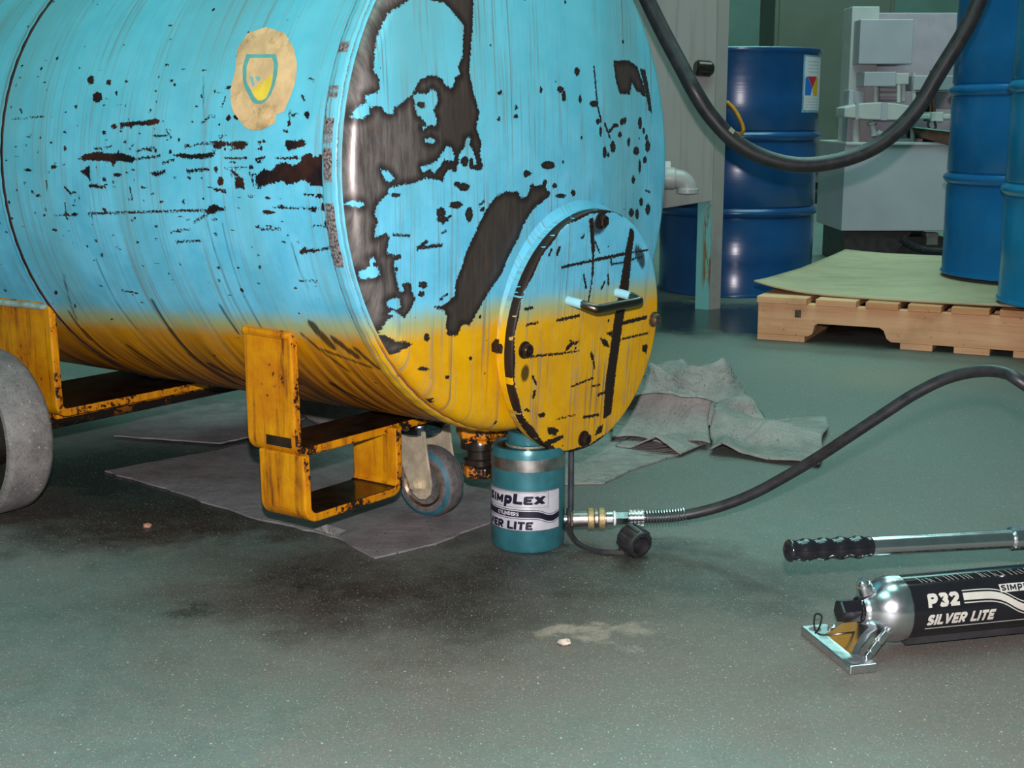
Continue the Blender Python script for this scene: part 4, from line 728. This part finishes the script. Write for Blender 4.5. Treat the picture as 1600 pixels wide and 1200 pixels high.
for i in range(46):
    x = .10+i*.0063+random.uniform(-.002, .002); 
    if i % 7 == 5: continue
    l = random.uniform(.005, .012); tk.grid(lambda u, v: g6(x+.0008*u-.005*v, .030+random.choice((0, 0))+l*v), 1, 3)
o = tk.build('printed_notes', M['foil_print'], res); o['kind'] = 'stuff'
MB().tube(spline([Q(.034, -.012, .030), Q(.004, -.004, .026), Q(-.016, .006, .022), Q(-.023, .012, .024), Q(-.026, .014, .034), Q(-.0255, .013, .046), Q(-.022, .009, .0485), Q(-.0195, .007, .044), Q(-.021, .010, .030), Q(-.024, .014, .022)], 6), .0012, 8).build('wire_clip', M['black_gloss'], pump, True)
# lever
def ax_at(px, py):
    Y = 1.55
    for _ in range(8): p = at(px, py, Y); Y = P0.y+PE.y*((p.x-P0.x)/PE.x)+.004
    return at(px, py, Y)
l0, l1 = ax_at(1226, 861), ax_at(1600, 841); ld = (l1-l0).normalized(); ll = (ax_at(1362, 856)-l0).length; lc = (ax_at(1578, 842)-l0).length
lev = MB().lathe([(.0098, ll-.004), (.0118, ll-.002), (.0118, lc+.06)], l0, ld, 32).build('lever_rod', M['chrome'], pump, True, angle=30)
gp = []
for i in range(61):
    x = i/60; r = .0132+.0012*math.cos(2*PI*(x*5-.18))
    if x < .07: r *= math.sqrt(max(0, 1-((.07-x)/.07)**2))*.999
    if x > .96: r *= 1-.25*((x-.96)/.04)**2
    gp.append((r, x*ll))
MB().lathe(gp, l0, ld, 36).build('lever_grip', M['black_gloss'], lev, True, angle=60)
MB().lathe([(.0135, lc), (.0150, lc+.0015), (.0150, lc+.040), (.0135, lc+.042)], l0, ld, 32).build('lever_collar', M['chrome'], lev, True, angle=30)
e0 = l0+ld*(lc+.055)
MB().lathe([(.011, 0), (.0118, .002), (.0118, .20)], e0, ld, 24).build('lever_rod', M['chrome'], pump, True)
MB().bar(e0+ld*.19+Z*.012, Q(.60, 0, AXZ+.02), .030, .022, PG).build('lever_link', M['aluminium'], pump, bevel=.002)

# ------------------------------------------------------------------ drums
def drum_mat(name, a, b):
    N = NT(name); p = N.obj(); n = N.noise(p, 5, 5, .6); f = N.noise(p, 60, 5, .7)
    c = N.mix(N.ramp(n, .3, .7), a, b); c = N.mix(N.math('MULTIPLY', N.ramp(f, .66, .74), .35), c, lin(110, 140, 160))
    N.bump(N.noise(N.map(p, (3, 3, 70)), 1, 3, .6), .16, .002); return N.done(c, N.ramp(n, .3, .7, .2, .28), 0, .5)
def make_drum(loc, mat, label, r=.285):
    d = thing('steel_drum', label, 'drum', loc, 'blue steel drums'); o = Vector(loc)
    pr = [(r-.008, 0), (r+.004, .001), (r+.005, .006), (r+.002, .010), (r, .014), (r, .276)]
    def hoop(z): return [(r+.002, z-.024), (r-.003, z-.018), (r+.010, z-.008), (r+.013, z), (r+.010, z+.008), (r-.003, z+.018), (r+.002, z+.024)]
    pr = pr[:-1]+[(r, .12)]+hoop(.302)+[(r, .44)]+hoop(.572)+[(r, .70), (r, .862)]
    body = MB().lathe(pr+[(r+.002, .866), (r+.005, .870)], o, Z, 96).build('drum_body', mat, d, True, angle=50)
    MB().lathe([(r+.004, .864), (r+.007, .870), (r+.006, .878), (r, .880), (r-.006, .876), (r-.008, .862), (0, .862)], o, Z, 96).build('drum_top', mat, d, True, angle=40)
    for a, rr in ((2.2, .032), (-.9, .02)): MB().lathe([(rr, 0), (rr, .008), (rr*.7, .011), (0, .011)], o+Vector((.2*math.cos(a), .2*math.sin(a), .862)), Z, 16).build('bung', M['steel'], d, True, angle=30)
    return d
DB1 = drum_mat('drum_blue_dark', lin(22, 70, 118), lin(28, 80, 132)); DB2 = drum_mat('drum_blue_bright', lin(18, 94, 150), lin(24, 106, 162)); DB3 = drum_mat('drum_blue_teal', lin(14, 118, 164), lin(22, 130, 176))
dA = make_drum((.845, 5.09, 0), DB1, 'dark blue steel drum on the floor behind the grey cabinet leg')
dB = make_drum((1.668, 4.275, .150), DB2, 'blue steel drum standing on the board over the pallet')
dC = make_drum((1.612, 3.60, .150), DB3, 'teal blue steel drum nearest the front edge of the pallet')
av = math.atan2(.845, 5.09)
def dl(lift):
    def f(x, y): a = x; d = Vector((math.sin(a-(-0)), -math.cos(a), 0)); d = Vector((math.sin(a)*math.cos(av)-math.cos(a)*math.sin(av), -math.cos(a)*math.cos(av)-math.sin(a)*math.sin(av), 0)); return Vector((.845, 5.09, 0))+d*(.285+lift)+Z*y
    return f
d4, d5, d6 = dl(.0012), dl(.0018), dl(.0024); A0, A1, B0, B1 = .86, 1.46, .655, .855
hl = MB().grid(lambda u, v: d4(A0+(A1-A0)*u, B0+(B1-B0)*v), 20, 2).build('hazard_label', plain('label_blue_edge', lin(120, 170, 200), .5), dA, True)
def inner(x0, x1, y0, y1, mat, nm): MB().grid(lambda u, v: d5(A0+(A1-A0)*(x0+(x1-x0)*u), B0+(B1-B0)*(y0+(y1-y0)*v)), 14, 2).build(nm, mat, hl, True)
inner(.05, .95, .04, .97, plain('label_white', lin(214, 214, 220), .5, 0, .04), 'label_sheet')
def tri(pts, mat, nm):
    mb = MB(); n = 10
    V = [Vector((x, y, 0)) for x, y in pts]; c = sum(V, Vector())/len(V); vs = []
    m = len(V)*4; out = [V[i].lerp(V[(i+1) % len(V)], k/4) for i in range(len(V)) for k in range(4)]
    for k in range(5): vs += [d6(A0+(A1-A0)*(c+(p-c)*max(k/4, 1e-3)).x, B0+(B1-B0)*(c+(p-c)*max(k/4, 1e-3)).y) for p in out]
    mb.add(vs, [(k*m+i, k*m+(i+1) % m, (k+1)*m+(i+1) % m, (k+1)*m+i) for k in range(4) for i in range(m)]); mb.build(nm, mat, hl)
tri([(.16, .63), (.58, .63), (.37, .43)], plain('label_red', lin(196, 34, 44), .5, 0, .05), 'red_mark')
tri([(.08, .60), (.15, .63), (.36, .43), (.30, .30), (.08, .30)], plain('label_bright_blue', lin(34, 110, 200), .5, 0, .05), 'blue_mark')
tri([(.60, .63), (.68, .60), (.66, .30), (.44, .30), (.38, .43)], plain('label_amber', lin(224, 170, 30), .5, 0, .05), 'yellow_mark')
for y in (.08, .13, .18, .23): inner(.10, .85, y, y+.012, plain('label_grey', lin(150, 152, 165), .5), 'label_line')
for y in (.70, .76, .82, .88): inner(.16, .70, y, y+.012, plain('label_grey', lin(150, 152, 165), .5), 'label_line')

# ------------------------------------------------------------------ pallet and board
PA = Vector((.721, 3.904, 0)); PD = Vector((.903, -.429, 0)).normalized(); PN = Vector((.429, .903, 0)).normalized()
PM = Matrix((PD, PN, Z)).transposed()
def pl(d, n, z): return PA+PD*d+PN*n+Z*z
def wood(name, a, b):
    N = NT(name); p = N.obj(); q = N.map(p, (1, 1, 1), (0, 0, 0), (0, 0, math.atan2(PD.y, PD.x)*-1)); g = N.noise(N.map(q, (3, 3, 60)), 1, 5, .6, .4); n = N.noise(p, 7, 4)
    c = N.mix(N.ramp(g, .35, .68), a, b); c = N.mix(N.math('MULTIPLY', N.ramp(n, .5, .75), .35), c, lin(150, 108, 74)); c = N.mix(N.math('MULTIPLY', N.ramp(N.noise(p, 42, 5, .7), .64, .7), .6), c, lin(70, 54, 44))
    N.bump(g, .15, .002); return N.done(c, .8, 0, .2)
WD = wood('pallet_pine', lin(232, 180, 138), lin(216, 160, 118)); WD2 = wood('pallet_pine_dark', lin(218, 158, 112), lin(198, 138, 96))
pallet = thing('wooden_pallet', 'pale wooden shipping pallet with notched side rails on the floor', 'pallet', tuple(pl(.6, .5, 0)))
def stringer(n):
    o = [(0, .018), (.150, .018), (.162, .026), (.168, .052), (.176, .057), (.350, .057), (.362, .050), (.372, .026), (.384, .018), (.83, .018), (.84, .026), (.846, .052), (.854, .057), (1.03, .057), (1.04, .05), (1.05, .026), (1.06, .018), (1.21, .018), (1.21, .112), (0, .112)]
    return MB().prism(o, lambda x, y, h: pl(x, n+h, y), 0, .038)
for n in (0, .50, 1.0): stringer(n).build('stringer', WD, pallet, bevel=.002)
x = 0
for w in (.145, .115, .09, .09, .10, .10, .10, .12, .14):
    ww = min(w, 1.21-x); MB().box(pl(x+ww/2, .512, .1212), (ww, 1.06, .0185), PM).build('deck_board', WD2 if x > .2 else WD, pallet, bevel=.0015); x += ww+.026
for xx, ww in ((0, .14), (.41, .088), (.555, .095), (.71, .10), (1.07, .14)): MB().box(pl(xx+ww/2, .52, .009), (ww, 1.04, .0178), PM).build('bottom_board', WD, pallet, bevel=.0015)
MB().box(pl(.118, -.0006, .083), (.018, .0012, .022), PM).build('stamp', plain('ink_stamp', lin(84, 70, 60), .8, 0, .6, 90), pallet)
def sheet(u, v):
    d = -.03+1.30*u; n = (.055-.07*min(1, u*1.4))*(1-v)+1.295*v; c = max(0, .16-u)/.16; e = max(0, .10-v)/.10
    z = .1358+.024*c*c*(.35+.65*max(0, 1-v*2.2))+.010*math.sin(2.6*u+.5)*max(0, .3-v)+.0035*math.sin(9*u+2)*e+.012*max(0, v-.85)*6*(1-u)*.2
    z -= .003*max(0, u-.30)*max(0, .06-v)/.06
    return pl(d+.012*v, n, z)
bd = NT('board_paper'); p = bd.obj(); n = bd.noise(p, 3.5, 6, .7)
bd.done(bd.mix(bd.math('MULTIPLY', bd.ramp(bd.noise(bd.map(p, (4, 22, 1), (0, 0, 0), (0, 0, .43)), 1, 4), .55, .7), .5), bd.mix(bd.ramp(n, .3, .7), lin(164, 148, 118), lin(184, 166, 136)), lin(128, 122, 98)), .8, 0, .2)
tag(MB().grid(sheet, 60, 40).build('fibre_board', bd.mat, None, True, solid=.0055), 'greenish tan fibreboard sheet on the pallet, its left corner curling up', 'board')

# ------------------------------------------------------------------ grey cabinet with pipe elbow, far left of the drums
GR = plain('cabinet_grey', lin(158, 152, 148), .55, 0, .05, 6, dirt=lin(118, 112, 100), dirt_lo=.56)
N = NT('streaky_grey'); p = N.obj(); v = N.noise(N.map(p, (46, 46, 2.2)), 1, 4, .6); N.done(N.mix(N.math('MULTIPLY', N.ramp(v, .48, .72), .5), lin(152, 150, 146), lin(122, 114, 104)), .55, 0, .3); GRS = N.mat
N = NT('rusty_teal'); p = N.obj(); v = N.noise(N.map(p, (60, 60, 9)), 1, 5, .7); zz = N.sep(N.pos())[2]
N.done(N.mix(N.math('MULTIPLY', N.ramp(v, .44, .56), N.math('MULTIPLY', N.ramp(zz, .05, .12), N.ramp(N.sep(p)[0], .236, .250))), lin(120, 182, 180), lin(132, 98, 48)), .5); RT = N.mat
cabn = thing('grey_cabinet', 'streaky grey steel cabinet on angle iron legs behind the tank', 'cabinet', (.40, 4.75, 0))
X1, YF_ = .668, 4.55
def panel(x0, x1, zl, zr, y, th, name, mat, zt=1.35): MB().prism([(x0, zl), (x1, zr), (x1, zt), (x0, zt)], lambda x, z, h: Vector((x, y+h, z)), 0, th).build(name, mat, cabn, bevel=.002)
panel(-.05, X1-.001, .255, .366, YF_-.042, .004, 'front_panel', GRS)
MB().prism([(YF_, .362), (YF_+.20, .362), (YF_+.20, 1.35), (YF_, 1.35)], lambda y, z, h: Vector((X1-.03+h, y+.03, z)), 0, .004).build('side_panel', GR, cabn)
panel(-.05, X1-.012, .255, .362, YF_+.22, .004, 'back_panel', GR)
MB().prism([(-.05, .255), (X1-.012, .362), (X1-.012, .366), (-.05, .259)], lambda x, z, h: Vector((x, YF_+h, z)), .004, .22).build('bottom_panel', M['black_oily'], cabn)
MB().box((.31, YF_+.09, 1.355), (.76, .28, .012)).build('cabinet_top', GR, cabn, bevel=.003)
def leg(x, y, sx_, sy_, h1=1.35):
    w = .052; o = MB(); a = Vector((x, y, 0)); f1 = Vector((-.80*sx_, .60*sy_, 0))*w; f2 = Vector((.80*sx_, .60*sy_, 0))*w
    def plate(f, mat_i, ht=1.35):
        t = Vector((-f.y, f.x, 0)).normalized()*.005; o.cur = mat_i
        q = [a, a+f, a+f+t, a+t]; o.add([p_+Z*.0 for p_ in q]+[p_+Z*ht for p_ in q], [(3, 2, 1, 0), (4, 5, 6, 7), (0, 1, 5, 4), (1, 2, 6, 5), (2, 3, 7, 6), (3, 0, 4, 7)])
    plate(f1, 0, h1); plate(f2, 1); return o
lg = leg(.668, 4.512, 1, 1, .40).build('leg', [RT, GR], cabn); tag(lg, 'angle iron leg, rust-streaked teal on one face and grey on the other')
leg(.694, 4.775, 1, -1).build('leg', [GR, GR], cabn)
el_ = [at(1000, 279, 4.54), at(1000, 279, 4.46), at(1003, 279, 4.425), at(1015, 279, 4.42), at(1040, 278, 4.42), at(1056, 279, 4.42), at(1066, 282, 4.42), at(1072, 288, 4.42), at(1074, 296, 4.42), at(1074, 299, 4.42)]
pip = MB().tube(spline(el_, 5), .031, 20).build('drain_pipe', plain('grey_plastic_pipe', lin(178, 172, 170), .35, 0, .08, 20, dirt=lin(140, 130, 120), dirt_lo=.58), cabn, True, angle=60)
MB().lathe([(.034, 0), (.036, .004), (.036, .045), (.033, .05)], at(1031, 278.5, 4.42), (1, 0, -.01), 24).build('pipe_socket', pip.data.materials[0], pip, True, angle=30)
MB().lathe([(.034, 0), (.036, .003), (.036, .016), (.028, .018), (.026, .010), (0, .010)], at(1074, 294, 4.42), (0, 0, -1), 24).build('pipe_socket', pip.data.materials[0], pip, True, angle=30)
MB().box(at(1036, 257, 4.44), (.045, .04, .02)).build('pipe_clip', M['white_print'], pip)
MB().lathe([(.02, 0), (.026, .008), (.026, .05), (.018, .06)], at(1086, 106, 4.48), (1, .2, -.06), 14).build('cable_gland', M['black_oily'], cabn, True, angle=30)
# yellow lead hanging by the cabinet
yl = [at(1124, 172, 4.74), at(1134, 160, 4.70), at(1142, 165, 4.69), at(1152, 178, 4.68), at(1160, 196, 4.68), at(1161, 205, 4.68), at(1155, 210, 4.69), at(1143, 205, 4.71), at(1128, 196, 4.74)]
yt_ = thing('yellow_lead', 'short yellow lead looped against the dark blue drum by the cabinet leg', 'cable', tuple(yl[3]))
MB().tube(spline(yl, 6), .0068, 10).build('lead', plain('amber_plastic', lin(196, 140, 24), .4), yt_, True)
MB().tube([at(1127, 160, 4.725), at(1136, 163, 4.70)], .013, 12).build('plug', plain('grimy_plug', lin(92, 88, 70), .5, 0, .4), yt_, True, angle=30)

# ------------------------------------------------------------------ thick hose hanging across the back
th_ = spline([(.27, 3.32, 1.02), (.345, 3.27, .86), at(1068, 110, 3.22), at(1085, 142, 3.2), at(1111, 182, 3.2), at(1150, 222, 3.2), at(1200, 248, 3.2), at(1255, 258, 3.2), at(1315, 250, 3.2), at(1368, 229, 3.2), at(1410, 196, 3.2), at(1440, 160, 3.2), at(1466, 116, 3.2), (1.055, 3.2, .86), (1.12, 3.22, 1.02)], 10)
hh_ = thing('rubber_hose', 'thick black rubber hose hanging in a loop in front of the drums', 'hose', (.70, 3.2, .5))
MB().tube(th_, .0185, 20).build('hose_body', plain('hose_rubber', lin(44, 42, 44), .42, 0, .25, 40, spec=.5), hh_, True)
i_ = 46; a, b = th_[i_], th_[i_+2]; tt = (b-a).normalized(); fn_ = Vector((0, -1, 0)); sn_ = tt.cross(fn_)
MB().grid(lambda u, v: a+(b-a)*u*.8+(fn_*math.cos(-.5+1.0*v-.9)+sn_*math.sin(-.5+1.0*v-.9))*.0189, 6, 6).build('worn_mark', plain('worn_hose_mark', lin(150, 142, 120), .6), hh_, True)

# ------------------------------------------------------------------ white valve press in the back
WH = plain('machine_white', lin(176, 174, 182), .45, 0, .05, 5, dirt=lin(150, 146, 140), dirt_lo=.60); WH2 = plain('machine_cream', lin(192, 190, 188), .5, 0, .06, 14, dirt=lin(120, 108, 104), dirt_lo=.62); PK = plain('flash_tinted_white', lin(184, 168, 180), .55, 0, .08, 12, dirt=lin(110, 96, 96), dirt_lo=.6)  # pinkish copy of the white: light from the flash alone put into colour
DK = plain('machine_shadow_steel', lin(50, 44, 42), .5, 0, .3, 30); TE = plain('tray_teal', lin(120, 178, 164), .4, 0, .1)
YM = 5.90
pr_ = thing('valve_press', 'off-white hydraulic press with castings and valves behind the pallet', 'machine', (at(1400, 230, YM).x, YM+.25, 0))
def mb_box(name, x0, y0, x1, y1, dy, d, mat, parent=pr_, bevel=.004):
    a, b = at(x0, y0, YM+dy), at(x1, y1, YM+dy); lo, hi = (min(a.x, b.x), min(a.z, b.z)), (max(a.x, b.x), max(a.z, b.z))
    return MB().box(((lo[0]+hi[0])/2, YM+dy+d/2, (lo[1]+hi[1])/2), (hi[0]-lo[0], d, hi[1]-lo[1])).build(name, mat, parent, bevel=bevel)
mb_box('base_box', 1321, 226, 1560, 361, 0, .5, WH); mb_box('base_rim', 1322, 222, 1560, 227, -.012, .52, WH2)
MB().box((at(1400, 0, YM).x+.08, YM+.25, .06), (.40, .40, .115)).build('plinth', DK, pr_)
fe_ = MB()
fe_.prism([(0, 0), (.20, 0), (.30, .145), (0, .145)], lambda x, z, h: Vector((at(1325, 300, YM).x+x, YM+.02+h, z)), 0, .42); fe_.build('pedestal', DK, pr_, bevel=.003)
MB().tube(spline([at(1408, 372, YM-.03), at(1425, 384, YM-.03), at(1450, 391, YM-.03), at(1500, 393, YM-.03)], 6), .017, 10).build('drain_hose', M['black_rubber'], pr_, True)
mb_box('foot', 1447, 364, 1466, 384, .05, .06, plain('foot_grey', lin(140, 136, 130), .5))
mb_box('back_plate', 1331, 20, 1560, 223, .42, .03, PK); mb_box('column', 1332, 10, 1364, 223, .16, .16, WH2)
mb_box('column_cap', 1330, 142, 1350, 168, .12, .05, WH); mb_box('side_strip', 1327, 140, 1331, 224, .10, .10, WH)
mb_box('upper_block', 1351, 112, 1400, 135, .02, .22, WH); mb_box('upper_block', 1397, 114, 1420, 132, .05, .2, WH2); mb_box('upper_head', 1345, 30, 1425, 100, .05, .28, WH)
# lens-shaped cross beam
a, b = at(1320, 165, YM-.02), at(1432, 186, YM-.02); w_ = b.x-a.x
o_ = [(0, at(0, 183, YM-.02).z), (0, at(0, 168, YM-.02).z), (w_*.25, at(0, 161, YM-.02).z), (w_*.5, at(0, 159.5, YM-.02).z), (w_*.75, at(0, 162, YM-.02).z), (w_, at(0, 168, YM-.02).z), (w_, at(0, 183, YM-.02).z), (w_*.72, at(0, 188, YM-.02).z), (w_*.3, at(0, 187, YM-.02).z)]
cb = MB().prism(o_, lambda x, z, h: Vector((a.x+x, YM-.02+h, z)), 0, .16).build('cross_beam', WH2, pr_, bevel=.005)
mb_box('beam_rib', 1338, 160, 1341, 187, -.026, .02, WH, cb, .001); mb_box('beam_rib', 1378, 160, 1386, 188, -.026, .02, WH, cb, .001)
def cyl(name, px, y0, y1, r, dy, mat, seg=14): p0, p1 = at(px, y0, YM+dy), at(px, y1, YM+dy); return MB().tube([p0, p1], r, seg).build(name, mat, pr_, True, angle=40)
for px, y0, y1, r, dy in ((1368, 134, 162, .010, .08), (1404, 132, 160, .009, .06), (1411, 132, 158, .011, .12), (1337, 186, 224, .017, .05), (1428, 114, 170, .010, .1), (1426, 188, 224, .011, .05), (1416, 190, 214, .008, .09)): cyl('tie_rod', px, y0, y1, r, dy, WH2)
for y in (140, 148, 154): MB().tube([at(1374, y, YM+.14), at(1402, y, YM+.14)], .010, 12).build('cross_pipe', PK if y != 148 else WH2, pr_, True)
MB().lathe([(.022, 0), (.022, .01), (.014, .014), (.014, .05), (.018, .052), (.018, .062)], at(1362, 190, YM+.02), (.25, 0, -1), 14).build('valve', WH, pr_, True, angle=30)
MB().lathe([(.012, 0), (.016, .02), (.010, .03), (.010, .07)], at(1370, 205, YM+.02), (.9, 0, -.5), 12).build('valve', WH2, pr_, True, angle=30)
for px, y in ((1407, 205), (1420, 200), (1413, 216), (1399, 214)): MB().lathe([(.007, 0), (.012, .004), (.012, .016), (.005, .02), (.005, .035)], at(px, y, YM+.06), (0, 0, 1), 10).build('fitting', plain('green_grey_fitting', lin(120, 130, 112), .4, 0, .3) if px % 2 else WH2, pr_, True, angle=30)
mb_box('pipe_bed', 1392, 216, 1442, 224, .05, .14, PK); mb_box('right_block', 1428, 118, 1560, 141, .08, .2, WH); mb_box('right_back', 1462, 143, 1560, 170, .2, .12, PK)
mb_box('arm', 1424, 178, 1520, 186, .02, .1, WH2); mb_box('arm_boss', 1456, 175, 1474, 190, 0, .12, WH2)
for px in (1454, 1459): cyl('copper_tube', px, 110, 178, .004, .05, plain('copper', lin(140, 96, 66), .3, .6), 8)
mb_box('gap_shade', 1436, 143, 1462, 176, .25, .05, DK)  # solid dark block stands for the shade in a gap
tr = [at(1430, 199, YM-.02), at(1500, 208, YM-.02)]
MB().prism([(0, 0), (.30, -.035), (.30, -.075), (.20, -.09), (.03, -.045)], lambda x, z, h: Vector((tr[0].x+x, YM-.02+h, tr[0].z+z)), 0, .24).build('tray', plain('tray_brown', lin(86, 58, 46), .5), pr_, bevel=.003)
MB().prism([(0, .004), (.30, -.030), (.30, -.036), (0, -.002)], lambda x, z, h: Vector((tr[0].x-.005+x, YM-.03+h, tr[0].z+z)), 0, .27).build('tray_lid', TE, pr_)
MB().tube(spline([at(1452, 188, YM), at(1450, 196, YM), at(1456, 204, YM), at(1462, 198, YM), at(1460, 189, YM)], 5), .005, 8).build('clamp', M['black_rubber'], pr_, True)

# ------------------------------------------------------------------ tall cabinet at the far back on levelling feet
YC = 10.0
tc_ = thing('tall_locker', 'tall olive grey steel cabinet on levelling feet far back between drum and press', 'cabinet', (2.30, YC+.3, 0))
za = at(1300, 286, YC).z
OG = plain('olive_grey_paint', lin(96, 98, 88), .55, 0, .06, 4)
MB().box((2.32, YC+.3, (za+2.0)/2), (.86, .6, 2.0-za)).build('cabinet_body', OG, tc_, bevel=.008)
MB().box((2.32, YC-.004, (za+2.0)/2+.02), (.80, .012, 1.9-za)).build('door', OG, tc_, bevel=.006)
fz = at(1300, 304, YC).z
for fx in (at(1299, 300, YC).x, 2.66):
    MB().lathe([(.045, 0), (.045, .012), (.020, .02), (.016, .05), (.020, .06), (.03, .075), (.034, za-fz+.04)], (fx, YC+.05, fz-.0), Z, 14).build('levelling_foot', M['black_oily'], tc_, True, angle=30)
MB().box((2.32, YC+.06, fz/2), (.86, .16, fz)).build('foot_bar', M['black_oily'], tc_)
